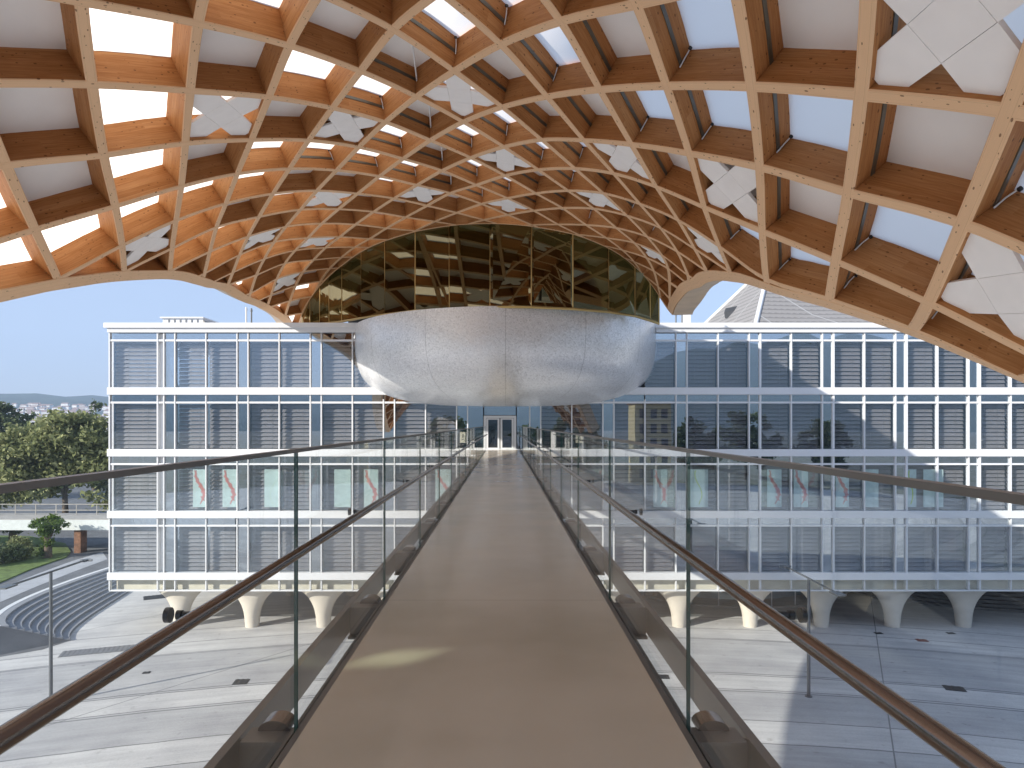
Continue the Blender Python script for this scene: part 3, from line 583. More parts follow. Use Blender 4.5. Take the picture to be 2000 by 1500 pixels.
for vis, i, j, poly, kind, cx, cy in cells:
    mb = MB(); kind = 'O' if (i, j) == hc else kind; tr = kind == 'T' or (kind == 'X' and (i, j) in ((1,2),(4,0),(4,5),(8,3),(4,-6),(6,-7),(5,8),(6,-2)))
    full = area(poly) > .985
    if tr:
        tgt = mb if nT < 100 and vis > 0 else extraT
        if full:
            rows = [[SH(i+a/4, j+b/4, .69+.10*math.sin(PI*a/4)*math.sin(PI*b/4)) for b in range(5)] for a in range(5)]
            tgt.grid(rows, 0, True)
        else:
            tgt.add([SH(x, y, .69) for x, y in poly], [list(range(len(poly)))])
        if tgt is mb: mb.build('cushion', CUSH, roof); nT += 1
    else:
        tgt = mb if nO < 100 and vis > 0 else extraO
        n = len(poly)
        if (i, j) == hc:
            hw = .064; hx, hy = hole; xs_ = [i, hx-hw, hx+hw, i+1]; ys_ = [j, hy-hw*.8, hy+hw*.8, j+1]
            for a in range(3):
                for b in range(3):
                    if a == 1 and b == 1:
                        gp_ = MB(); gp_.add([SH(xs_[1], ys_[1], .69), SH(xs_[2], ys_[1], .69), SH(xs_[2], ys_[2], .69), SH(xs_[1], ys_[2], .69)], [(0,1,2,3)]); gp_.build('glass_pane', GAPG, roof)  # added pane over the gap, its green tints the sun shaft
                        continue
                    q4 = [(xs_[a], ys_[b]), (xs_[a+1], ys_[b]), (xs_[a+1], ys_[b+1]), (xs_[a], ys_[b+1])]
                    tgt.add([SH(x, y, .68) for x, y in q4]+[SH(x, y, .70) for x, y in q4], [(0,1,2,3),(7,6,5,4)])
            continue
        tgt.add([SH(x, y, .68) for x, y in poly]+[SH(x, y, .76) for x, y in poly],
                [list(range(n)), list(range(n, 2*n))[::-1]]+[(k, (k+1) % n, n+(k+1) % n, n+k) for k in range(n)])
        if tgt is mb: mb.build('ceiling_panel', OPAQ, roof); nO += 1
    if full and kind != 'X' and tr and 3 <= i <= 9 and -8 < j <= 3:
        mb = MB(); mb.tube([SH(i+.93, j+.92, .30), SH(i+.92, j+.925, .50), SH(i+.88, j+.90, .66)], .014, 6)
        a = SH(i+.875, j+.895, .63); mb.tube([a, a-NRM(i+.87, j+.89)*.04], .035, 8, 1)
        mb.build('rain_pipe', [RODM, BLACK], roof)
    if (i, j) in ((3,0),(4,1),(5,2),(6,3)):
        mb = MB(); mb.tube([SH(i+.30, j+.12, .63), SH(i+.955, j+.93, .34)], .022, 8); mb.build('tie_rod', RODM, roof)
    if kind == 'X' and full:
        m2 = MB(); dirs = ((.7071, .7071), (-.7071, .7071))
        def pt(a, b, h):
            return SH(i+.5+a*dirs[0][0]+b*dirs[1][0], j+.5+a*dirs[0][1]+b*dirs[1][1], h)
        def slab(poly2):
            n = len(poly2)
            m2.add([pt(a, b, .10) for a, b in poly2]+[pt(a, b, .16) for a, b in poly2],
                   [list(range(n)), list(range(n, 2*n))[::-1]]+[(k, (k+1) % n, n+(k+1) % n, n+k) for k in range(n)])
        w, L1, g, ch = .185, .60, .004, .09
        slab([(-w+g, -w+g), (w-g, -w+g), (w-g, w-g), (-w+g, w-g)])
        for s in (1, -1):
            slab([(s*w, -w), (s*(L1-ch), -w), (s*L1, -w+ch), (s*L1, w-ch), (s*(L1-ch), w), (s*w, w)])
            slab([(-w, s*w), (-w, s*(L1-ch)), (-w+ch, s*L1), (w-ch, s*L1), (w, s*(L1-ch)), (w, s*w)])
        for q in (-.09, .09): m2.tube([pt(q, 0, .16), pt(q, 0, .64)], .012, 6)
        tag(m2.build('acoustic_panel', CROSSM), CROSS[(i, j)], 'ceiling panel', 'white cross panels hung in the roof lattice')
if extraT.f: extraT.build('cushion', CUSH, roof, kind='stuff')
if extraO.f: extraO.build('ceiling_panel', OPAQ, roof, kind='stuff')

# ================================================================== THE PAVILION (pearly bowl and glass band)
pav = thing('rooftop_pavilion', 'pearly white mosaic bowl topped by an olive mirrored glass band under the timber roof', 'pavilion', (.1, 44, 15))
BX, BY, BA, BB, ZR, ZB = .1, 48., 10.4, 10.8, 19.93, 14.62
mb = MB(); NT = 160; rows = []; NP = 26
for k in range(NP+1):
    ph = (PI/2)*k/NP
    n_ = 3.9
    s_ = abs(math.cos(ph))**(2/n_); t_ = abs(math.sin(ph))**(2/n_)
    rows.append([(BX+BA*s_*math.cos(2*PI*q/NT), BY+BB*s_*math.sin(2*PI*q/NT), ZR-(ZR-ZB)*t_) for q in range(NT)])
b0 = 0
for k in range(NP):
    pass
pts = [p for r in rows for p in r]; fs = []; uvs = []
for a in range(NP):
    for c in range(NT):
        d = (c+1) % NT
        fs.append((a*NT+c, a*NT+d, (a+1)*NT+d, (a+1)*NT+c)); uvs.append([(c/NT, a), ((c+1)/NT, a), ((c+1)/NT, a+1), (c/NT, a+1)])
mb.add(pts, fs, 0, True, uvs)
mb.add(rows[0], [list(range(NT))], 1)
mb.build('bowl', [MOSAIC, INTER], pav)

MUL = [(590,636,48.),(606,632,47.2),(625,631,46.3),(643,630,45.4),(668,627,44.2),(706,620,42.0),(752,613,39.9),(811,606,38.6),(878,602,37.95),(957,598,37.25),(1038,598.5,37.3),(1119,602,37.9),(1188,608,38.9),(1240,616,40.0),(1270,625,41.0),(1287,631,41.6)]
arch = []
for p in chaikin(EA, 3):
    q = S(*p); arch.append((U0+F*q.x/q.y, q + NRM(*p)*.0))
def arch_at(u):
    for (ua, a), (ub, b) in zip(arch[:-1], arch[1:]):
        if ua <= u <= ub: return a.lerp(b, (u-ua)/(ub-ua+1e-9))
    return (arch[0][1] if u < arch[0][0] else arch[-1][1]).copy()
tops = [arch_at(u) + Vector((0, 0, .1)) for u, v, Y in MUL]
base = [at(u, v, Y*.5+.5*q.y if u > 800 else Y*.35+.65*q.y) for (u, v, Y), q in zip(MUL, tops)]
for k in range(len(MUL)):
    mb = MB(); a, b = base[k], tops[k]
    mb.tube([a, b], .045, 8); mb.build('mullion', BRASS, pav)
rg = random.Random(3)
for k in range(len(MUL)-1):
    a, b, c, d = base[k], base[k+1], tops[k+1], tops[k]
    n = (b-a).cross(d-a).normalized()
    j0, j1 = n*rg.uniform(-.03, .03), n*rg.uniform(-.03, .03); dj = [j0, j0, j1, j1]
    e = n*.03
    q = [a+dj[0], b+dj[1], c+dj[2], d+dj[3]]
    mb = MB(); mb.add(q+[x+e for x in q], [(0,1,2,3),(7,6,5,4),(0,4,5,1),(1,5,6,2),(2,6,7,3),(3,7,4,0)])
    mb.build('glass_pane', DOMEG, pav)
mb = MB(); mb.tube([p+Vector((0, -.06, -.05)) for p in base], .075, 8); mb.build('sill_rail', BRASS, pav)
mb = MB(); cen = Vector((-2, 52, 21))
def inw(p, f): return Vector((cen.x+(p.x-cen.x)*f, cen.y+(p.y-cen.y)*f, p.z))
mb.grid([[inw(p, .74)-Vector((0, 0, .4)) for p in base], [inw(p, .74)+Vector((0, 0, .6)) for p in tops]], 0, False); mb.build('inner_wall', INTER, pav)

# ================================================================== THE OFFICE BUILDING
bld = thing('office_building', 'long white framed glass office block on cream mushroom columns across the plaza', 'building', (11, 52, 0))
def zf(v): return ZC+(V0-v)/30.
def xf(u): return (u-U0)/30.
FY = 44.4
X0, X1 = -25.63, xf(322+142.5*15)
bay0 = [xf(322+142.5*k) for k in range(15)]
SW, PW = 21.5/30, 60.5/30
rowsv = [(650, 757), (771, 877), (891, 997), (1011, 1117)]
def part(name, m, fn, parent=bld, **k):
    b = MB(); fn(b); return b.build(name, m, parent, **k)
# parapet and floor bands (stop where they meet the bowl)
for x0, x1 in ((X0-.2, -9.45), (9.7, X1)):
    def fn(b):
        b.box((x0, 44.02, zf(641.5)), (x1, 44.75, zf(632))); b.box((x0+.16, 44.16, zf(650)), (x1, 44.75, zf(641.5)-.003))
        if x0 < -20: b.box((x0, 44.76, zf(641.5)), (x0+.4, 60, zf(630)))
    part('parapet', WHITE, fn)
for k, (va, vb) in enumerate(((757, 771), (877, 891), (997, 1011), (1117, 1131))):
    for x0, x1 in (((X0, -6.6), (6.8, X1)) if k == 0 else ((X0, X1),)):
        part('floor_band', WHITE, lambda b: (b.box((x0-.06, 44.17, zf(vb)), (x1, 44.62, zf(va))), b.box((x0-.06, 44.63, zf(vb)), (x0+.2, 60, zf(va))) if x0 < -20 else None))
    part('floor_slab', CEILM, lambda b: b.box((X0+.3, 44.64, zf(vb)+.02), (X1, 57, zf(va)-.02)))
part('roof_slab', WHITE, lambda b: (b.box((X0+.3, 44.76, zf(650)-.05), (-9.6, 60, zf(640))), b.box((9.85, 44.76, zf(650)-.05), (X1, 60, zf(640)))))
part('back_wall', ROOMW, lambda b: b.box((X0+3.4, 52, 3.4), (X1, 52.2, zf(650)-.08)))
# window pane + blind prototypes
PH = 106/30.; BHt = 89/30.
def pane_mesh(w, h, name):
    b = MB()
    if name == 'window':
        b.box((.04, 0, .02), (w-.04, .025, BHt), 1); b.box((.04, 0, BHt+.001), (w-.04, .025, h-.02), 0)
    else: b.box((.04, 0, .02), (w-.04, .025, h-.02))
    return b.mesh(name, [FACADE, FACLOW])
def blind_mesh(w, name, dy=.32, tilt=.92):
    b = MB(); n = 11; p = (BHt-.1)/n
    for q in range(n):
        z0 = .06+q*p; rows = []
        for t in range(4):
            a = t/3.
            rows.append([(.06, dy+.13*a, z0+p*tilt*(1-(1-a)**1.6)), (w-.06, dy+.13*a, z0+p*tilt*(1-(1-a)**1.6))])
        b.grid(rows, 0, True)
    b.box((.06, dy-.02, BHt-.04), (w-.06, dy+.16, BHt+.06))
    for x in (w*.3, w*.7): b.box((x-.008, dy-.012, .05), (x+.008, dy-.004, BHt-.04))
    return b.mesh(name, SLATM)
pane_w, pane_s, pane_c = pane_mesh(PW, PH, 'window'), pane_mesh(SW, PH, 'sidelight'), pane_mesh(94/30., PH, 'window')
bl_c = blind_mesh(94/30., 'blind'); bl_v = [blind_mesh(PW, 'blind', tilt=q) for q in (.92, .90, .86, .94, .80)]; rb = random.Random(4); bl_w = 1
bloc = Vector(bld.location)
def put(name, me, x, z, child=None):
    o = link(name, me, bld, loc=Vector((x, FY, z))-bloc)
    if child == 1: child = rb.choice(bl_v)
    if child: link('blind', child, o, loc=(0, 0, 0))
    return o
for r, (va, vb) in enumerate(rowsv):
    z = zf(vb)
    put('window', pane_c, X0+.1, z, bl_c)
    for k, x in enumerate(bay0):
        for q, (xx, w, me, ch) in enumerate(((x, SW, pane_s, None), (x+SW, PW, pane_w, bl_w), (x+SW+PW, PW, pane_w, bl_w))):
            if r == 0 and xx > -9.7 and xx+w < 9.25: continue
            if r == 1 and k == 4 and q > 0: continue
            put('sidelight' if q == 0 else 'window', me, xx, z, ch)
xs = [X0+.03, xf(309.5)] + [v for x in bay0 for v in (x, x+SW, x+SW+PW)]
for x in xs:
    top = zf(650)-.003 if abs(x) > 9.2 else zf(771)-.3
    if -1.9 < x < 1.9 and x != bay0[4] and abs(x-bay0[4]-SW) > .01 and abs(x-bay0[5]) > .01:
        part('mullion', WHITE, lambda b: b.box((x-.035, 44.27, zf(1152)), (x+.035, 44.52, zf(884)-.3)))
        continue
    w = .058 if (x > 16 and any(abs(x-q-SW) < .01 for q in bay0)) else .035
    part('mullion', WHITE, lambda b: b.box((x-w, 44.27, zf(1152)), (x+w, 44.52, top)))
part('end_column', WHITE, lambda b: b.box((xf(310.5), 44.55, zf(1131)), (xf(321.5), 44.95, zf(650)-.05)))
for r, (va, vb) in enumerate(rowsv):
    segs = ((X0, -9.5), (9.7, X1)) if r == 0 else (((X0, bay0[4]+SW), (bay0[5], X1)) if r == 1 else ((X0, X1),))
    for x0, x1 in segs:
        part('transom', WHITE, lambda b: b.box((x0, 44.30, zf(va+17)), (x1, 44.50, zf(va+13.5))))
# skirt under the lowest band, glazed end wall
for k in range(-1, 15):
    x0 = bay0[k] if k >= 0 else X0
    x1 = bay0[k+1] if k < 14 else X1
    part('skirt_pane', CLEAR, lambda b: b.box((x0+.05, 44.38, zf(1151)), (x1-.05, 44.405, zf(1131.5))))
part('skirt_rail', WHITE, lambda b: b.box((X0, 44.3, zf(1154)), (X1, 44.5, zf(1151.2))))
for r, (va, vb) in enumerate(rowsv):
    for q in range(4):
        part('end_pane', FACADE, lambda b: b.box((X0+.04, 44.7+q*3.7, zf(vb)+.02), (X0+.065, 44.7+q*3.7+3.6, zf(va)-.02)))
for q in range(5):
    part('end_mullion', WHITE, lambda b: b.box((X0+.0, 44.62+q*3.7, zf(1131)), (X0+.12, 44.69+q*3.7, zf(650)-.05)))
# interior stair strings, braces seen in the end bay and at the right
def fn(b):
    for r, (va, vb) in enumerate(rowsv):
        b.tube([(X0+.9, 47.5, zf(vb)), (X0+3.0, 47.5, zf(va))], .035, 6); b.tube([(X0+3.0, 47.8, zf(vb)), (X0+.9, 47.8, zf(va))], .035, 6)
        b.box((X0+.25, 45.2, zf(vb)), (X0+.6, 45.6, zf(va))); b.box((X0+2.0, 49, zf(vb)), (X0+2.15, 49.15, zf(va)))
part('end_bay_brace', GREYP, fn)
for (ua, va, ub, vb) in ((1912, 868, 1968, 800), (1915, 975, 1965, 935), (1916, 1085, 1968, 1040)):
    part('diagonal_brace', WHITE, lambda b: b.tube([at(ua, va, 46.2), at(ub, vb, 46.2)], .09, 8))
# soffit and trumpet columns
part('soffit', CREAM, lambda b: b.box((X0+.25, 44.75, 2.62), (X1, 60, zf(1131)-.03)))
def trumpet(b):
    prof = [(.45, 0), (.46, .2), (.49, .4)]
    for q in range(1, 17):
        a = q/16*PI/2
        prof.append((.49+1.88*(1-math.cos(a)), .4+2.24*math.sin(a)))
    b.grid([[Vector((r*math.cos(2*PI*q/36), min(r, .53+.24*(r-.53))*math.sin(2*PI*q/36), z)) for q in range(36)] for r, z in prof], 0, True, True)
cm = MB(); trumpet(cm); cme = cm.mesh('column', CREAM)
for Yc in (45.6, 54.):
    for k in range(12):
        link('column', cme, bld, loc=Vector((-21.55+4.75*k, Yc, 0))-bloc)
# entrance
dr = link('door', (lambda b: (b.box((xf(945), 44.2, 11.832), (xf(949.5), 44.36, zf(812))), b.box((xf(1003.5), 44.2, 11.832), (xf(1008), 44.36, zf(812))),
     b.box((xf(949.5), 44.2, zf(816.5)), (xf(1003.5), 44.36, zf(812))), b.mesh('door', WHITE))[-1])(MB()), bld, loc=-bloc)
for a, c in ((950, 975.6), (977.4, 1003)):
    b = MB(); xa, xc = xf(a), xf(c); z0, z1 = 11.84, zf(817)
    b.box((xa, 44.22, z0), (xa+.12, 44.30, z1)); b.box((xc-.12, 44.22, z0), (xc, 44.30, z1)); b.box((xa+.12, 44.22, z0), (xc-.12, 44.30, z0+.12)); b.box((xa+.12, 44.22, z1-.09), (xc-.12, 44.30, z1))
    lf = link('door_leaf', b.mesh('door_leaf', WHITE), dr, loc=(0, 0, 0))
    b = MB(); b.box((xa+.121, 44.25, z0+.121), (xc-.121, 44.27, z1-.091)); g = link('glass', b.mesh('glass', DOORG), dr, loc=(0, 0, 0))
for a, c, va, vb in ((913, 944.5, 771, 878), (1008.5, 1034, 771, 878), (945, 1008, 771, 811)):
    part('lobby_pane', FACADE, lambda b: b.box((xf(a)+.03, 44.31, zf(vb)), (xf(c)-.03, 44.335, zf(va))))
part('lobby_wall', ROOMW, lambda b: b.box((-3.2, 47, 11.7), (3, 47.1, 15.2)))

tag(part('notice_board', [SIGNM, IRON], lambda b: (b.box((-2.42, 40.5, 12.0), (-2.40, 40.53, 12.4), 1), b.box((-2.62, 40.46, 12.38), (-2.22, 40.5, 13.02), 0), b.box((-2.45, 40.455, 12.68), (-2.39, 40.459, 12.9), 1), b.box((-2.45, 40.455, 12.55), (-2.39, 40.459, 12.61), 1)), None),
    'small pale notice with a black exclamation mark left of the entrance doors', 'sign')

# posters hung behind the third-storey glass
PO = [(375,402,1,'pale teal poster with a red hooked squiggle, leftmost of the poster row'),(433,461,1,'pale teal poster with a red curl, right beside the leftmost poster'),
 (515,546,0,'plain pale teal poster in the second bay from the left end'),(652,684,0,'plain pale poster right of the tall glass joint in the left facade'),(710,738,1,'pale poster with a red curl right of two plain teal posters on the left facade'),
 (850,882,1,'pale poster with a red squiggle seen through the left glass near the doors'),(1277,1304,1,'pale poster with red squiggle, first one right of the footbridge'),
 (1346,1384,2,'wide pale poster with a yellow green squiggle right of the footbridge'),(1500,1528,1,'leftmost of three neighbouring red squiggle posters on the right facade'),(1552,1580,1,'middle one of three neighbouring red squiggle posters on the right facade'),
 (1634,1660,1,'rightmost of three neighbouring red squiggle posters on the right facade'),(1692,1718,0,'plain teal poster right of the last red poster'),(1770,1792,2,'narrow poster with green marks near the right end'),(1806,1845,0,'widest pale poster, rightmost of the poster row')]
rq = random.Random(9)
for ua, ub, kd, lab in PO:
    t = thing('poster', lab, 'poster', ((xf(ua)+xf(ub))/2, 44.56, zf(990)), 'posters behind the third storey windows')
    b = MB(); b.box((xf(ua), 44.56, zf(991)), (xf(ub), 44.575, zf(917))); b.build('sheet', POSTM, t)
    if kd:
        cx = (xf(ua)+xf(ub))/2; w = (xf(ub)-xf(ua))*.3; b = MB(); p = []
        for q in range(14):
            a = q/13; p.append((cx+w*math.sin(a*5.2+rq.random()*.2)*(1 if kd == 1 else .6), 44.552, zf(985)+(2.2*a)))
        rad = [.025+.085*math.sin(PI*q/13) for q in range(14)] if kd == 1 else [.04]*14
        # flat ink ribbon
        rows = [[(x-r, y, z), (x+r, y, z)] for (x, y, z), r in zip(p, rad)]
        for (x, y, z), r in list(zip(p, rad))[2:-1:2]:
            if kd == 1:
                b.add([(x-r, y-.003, z), (x-r*2.4, y-.003, z+.16), (x-r*.2, y-.003, z+.2)], [(0,1,2)]); b.add([(x+r, y-.003, z+.05), (x+r*2.2, y-.003, z-.12), (x+r*.3, y-.003, z-.1)], [(0,1,2)])
        b.grid(rows, 0, False); b.build('drawing', REDM if kd == 1 else GREENM, t)

# rooftop equipment
t = thing('roof_unit', 'white louvred plant box with sloping end on the left of the flat roof', 'roof unit', (-24, 51, 20))
b = MB(); p0, p1 = at(318, 632, 50), at(396, 632, 50); zt = at(318, 622, 50).z
b.box((p0.x, 50, 19.7), (p1.x, 53, zt)); b.build('housing', WHITE, t)
b = MB(); b.box((p0.x-.15, 49.85, zt+.003), (p1.x+.1, 53.1, zt+.1)); b.build('lid', WHITE, t)
b = MB()
for q in range(6): b.box((p0.x+.4+q*.42, 49.96, 20.6), (p0.x+.5+q*.42, 49.998, zt-.08))
b.build('vent_slot', GREYP, t)
b = MB(); b.add([(p1.x+.003, 50, 19.7), (p1.x+1.3, 50, 19.7), (p1.x+.003, 50, zt-.1), (p1.x+.003, 53, 19.7), (p1.x+1.3, 53, 19.7), (p1.x+.003, 53, zt-.1)], [(0,1,2),(3,5,4),(1,4,5,2),(0,2,5,3),(0,3,4,1)]); b.build('sloping_end', CONC, t)
for (u, vt, lab) in ((481, 600, 'pale vent pipe on the left roof, left one of a pair'), (491, 602, 'dark vent pipe on the left roof, right one of a pair'), (1320, 596, 'dark vent pipe on the right roof beside the edge beam, left of two'), (1332, 600, 'grey vent pipe on the right roof beside the edge beam, right of two')):
    p = at(u, 632, 47.5); z1 = at(u, vt, 47.5).z
    b = MB(); b.tube([(p.x, 47.5, 19.6), (p.x, 47.5, z1)], .055, 10); b.tube([(p.x, 47.5, z1-.25), (p.x, 47.5, z1-.1)], .075, 10); b.tube([(p.x, 47.5, 19.8), (p.x, 47.5, 20.15)], .1, 10)
    tag(b.build('vent_pipe', WHITE if u == 481 else GREYP), lab, 'pipe', 'vent pipes on the roof')
b = MB(); p0, p1 = at(1336, 600, 58), at(1349, 600, 58); b.box((p0.x, 58, 19.7), (p1.x, 58.6, p0.z)); b.box((p0.x-.06, 57.94, p0.z+.002), (p1.x+.06, 58.66, p0.z+.08)); b.box((p1.x+1.6, 58, 19.7), (p1.x+1.66, 58.06, 21.9))
tag(b.build('chimney', WHITE), 'white square flue on the right roof behind the dark vent pipe', 'chimney')
# neighbour with the tall ribbed hip roof
t = thing('ribbed_roof_building', 'tall hipped roof with pale ribbed cladding rising behind the right of the office block', 'building', (40, 75, 0))
E0 = [(22.8, 62), (60, 62), (60, 88), (21.5, 88)]
b = MB(); ze = 22.2; A1, A2 = (27.9, 71.5, 30.4), (54, 75, 30.4)
pts = [(x, y, ze) for x, y in E0]+[A1, A2]
b.add(pts, [(0,1,5,4),(1,2,5),(2,3,4,5),(3,0,4)]); b.build('roof', CLAD, t)
b = MB()
for q in (0, 3): b.tube([pts[q], A1], .22, 6)
b.build('hip_cap', WHITE, t)
b = MB(); b.box((23.2, 62.4, 0), (59.6, 87.6, ze-.02)); b.build('wall', CONC, t)
b = MB(); b.add([at(1407, 624, 76.), at(1424, 610, 77.), at(1428, 622, 74.), at(1412, 634, 73.)], [(0,1,2,3)]); 
b = MB(); c0 = at(1416, 622, 73.6); b.obox(c0, (.9, -1.6, .0), (.25, .25, .5), (.0, .3, .7)); b.build('dormer', IRON, t)

# ================================================================== THE FOOTBRIDGE
br = thing('footbridge', 'straight footbridge with beige resin deck and glass balustrades leading to the doors', 'bridge', (-.065, 20, 11.8))
XB = -.065; ZD = ZC-1.67
part('deck', DECK, lambda b: b.box((XB-1.03, -3, ZD-.14), (XB+1.03, 44.15, ZD)), br)
for s in (-1, 1):
    def fn(b):
        for (a, c, z0, z1) in ((1.034, 1.075, -.16, -.012), (1.108, 1.128, -.12, -.05)):
            x0, x1 = sorted((XB+s*a, XB+s*c)); b.box((x0, -3, ZD+z0), (x1, 43.5, ZD+z1))
    part('edge_channel', STEEL, fn, br)
    def fn(b):
        zt = ZC-1.95
        x0, x1 = sorted((XB+s*1.60, XB+s*1.625)); b.box((x0, -3, zt-.28), (x1, 43.5, zt-.021))
        x0, x1 = sorted((XB+s*1.58, XB+s*1.64)); b.box((x0, -3, zt-.02), (x1, 43.5, zt)); x0, x1 = sorted((XB+s*1.601, XB+s*1.66)); b.box((x0, -3, zt-.30), (x1, 43.5, zt-.281))
    part('girder', STEEL, fn, br)
for k in range(-2, 13):
    Y = 4.28+3.08*k
    part('crossbeam', STEEL, lambda b: (b.box((XB-1.598, Y, ZC-2.27), (XB+1.598, Y+.02, ZC-1.98)), b.box((XB-1.555, Y-.09, ZC-1.979), (XB+1.555, Y+.12, ZC-1.955)), b.box((XB-1.598, Y-.09, ZC-2.295), (XB+1.598, Y+.12, ZC-2.271))), br)
    for s in (-1, 1):
        def fn(b):
            rows = []
            for y in (Y+.06, Y+.22):
                rows.append([(XB+s*1.40+.10*math.cos(PI*q/12), y, ZC-1.953+.065*math.sin(PI*q/12)) for q in range(13)])
            b.grid(rows, 0, True); b.add(rows[0], [list(range(13))]); b.add(rows[1], [list(range(13))[::-1]])
        part('bracket', BRONZE, fn, br)
for s in (-1, 1):
    xg = XB+s*1.095
    for k in range(-2, 14):
        y0 = 3.81+2.82*(k-1)+.005; y1 = y0+2.81
        if k == 13: y1 = 43.2
        b = MB(); x0, x1 = xg-.010, xg+.010; z0, z1 = ZD-.22, ZC-.160
        p = [(x0,y0,z0),(x1,y0,z0),(x1,y1,z0),(x0,y1,z0),(x0,y0,z1),(x1,y0,z1),(x1,y1,z1),(x0,y1,z1)]
        b.add(p, [(1,2,6,5),(3,0,4,7)], 0); b.add(p, [(0,1,5,4),(2,3,7,6),(0,3,2,1),(4,5,6,7)], 1)
        b.build('glass_panel', [CLEAR, GEDGE], br)
    part('cap_rail', CAPM, lambda b: b.box((xg-.017, -3, ZC-.159), (xg+.017, 43.2, ZC-.139)), br)
    xh = XB+s*.962
    hr = part('handrail', BRONZE, lambda b: b.tube([(xh, -3, ZC-.645), (xh, 12, ZC-.645), (xh, 42.3, ZC-.645)], .026, 20), br)
    for k in range(-1, 16):
        Y = 2.40+2.82*k
        b = MB(); d = s
        zb = ZC-.672
        b.tube([(xg-s*.011, Y, zb), (xg-s*.030, Y, zb)], .017, 18); b.tube([(xg+s*.011, Y, zb), (xg+s*.028, Y, zb)], .027, 18)
        b.tube([(xg-s*.024, Y, zb), (xg-s*.06, Y, zb), (xh+s*.02, Y, zb+.012)], .013, 10)
        b.build('rail_bracket', BLACK, hr)
    x0, x1 = sorted((XB+s*1.15, XB+s*2.0))
    b = MB(); b.box((x0, 42.9, ZD), (x1, 42.92, ZC-.36)); b.build('end_glass', CLEAR, br)
    b = MB(); b.box((x0, 42.87, ZD-.25), (x1+.0, 44.1, ZD-.004)); b.build('landing', STEEL, br)

# ================================================================== STREET FURNITURE ON THE PLAZA
def lamp(x, y, h, label):
    t = thing('street_lamp', label, 'street lamp', (x, y, 0), 'slim T shaped lamps on the plaza')
    b = MB(); b.tube([(x, y, 0), (x, y, h*.5), (x, y, h)], [.085, .08, .07], 14); b.tube([(x, y, 0), (x, y, .04)], .17, 14); b.build('pole', GREYP, t)
    b = MB(); b.tube([(x, y-2.6, h-.02), (x, y+2.7, h+.02)], .05, 10); b.build('arm', GREYP, t)
    b = MB(); b.box((x-.22, y-3.3, h-.06), (x+.22, y-2.55, h+.01)); b.build('lamp_head', GREYP, t)
    b = MB(); b.box((x-.1, y+2.5, h-.05), (x+.1, y+3.0, h+.05)); b.tube([(x-.3, y+2.8, h), (x+.3, y+2.8, h)], .06, 8); b.build('lamp_head', GREYP, t)
    return t
lamp(-21.9, 33., 6.35, 'slim grey lamp with flat heads on the sunny left plaza')
lamp(15.1, 33.8, 5.85, 'slim grey lamp on the shaded right plaza seen through the glass')
def cover(u, v, w, d, rot, m, lab, nm='drain_cover', cat='drain cover', grp='metal covers in the plaza paving'):
    p = ground(u, v); b = MB(); c, s = math.cos(rot), math.sin(rot)
    ex, ey = Vector((c, s, 0)), Vector((-s, c, 0))
    b.obox(p-ex*w/2-ey*d/2+Vector((0, 0, .004)), ex*w, ey*d, (0, 0, .012))
    n = max(2, int(w/.25))
    for q in range(n): b.obox(p-ex*w/2-ey*d/2+ex*(w*(q+.3)/n)+Vector((0, 0, .0165)), ex*(w/n*.4), ey*d, (0, 0, .012))
    tag(b.build(nm, m), lab, cat, grp)
cover(471, 1332, .75, .75, .1, IRON, 'dark square cover in the sunny paving left of the bridge')
cover(286, 1314, .4, .3, .2, IRON, 'tiny dark cover just above the left handrail')
cover(1294, 1322, .7, .6, -.1, IRON, 'dark cover right beside the right bridge girder')
cover(1864, 1345, .95, .7, -.3, IRON, 'dark square cover in the shaded paving at far right')
cover(1801, 1251, .65, .5, -.2, REDC, 'reddish cover in front of the right hand columns')
cover(1716, 1237, .5, .35, 0, IRON, 'small dark cover left of the column before the stepped mound')
cover(1857, 1237, .5, .35, 0, IRON, 'small dark cover beside the rightmost column')
cover(205, 1270, 4.6, 1.15, .33, GRATE, 'long pale grating set in the sunny paving near the curved steps', 'floor_grate', 'grating', None)
cover(307, 1166, 1.9, 1.3, .5, IRON, 'dark grating in the paving under the building near its left corner', 'floor_grate', 'grating', None)

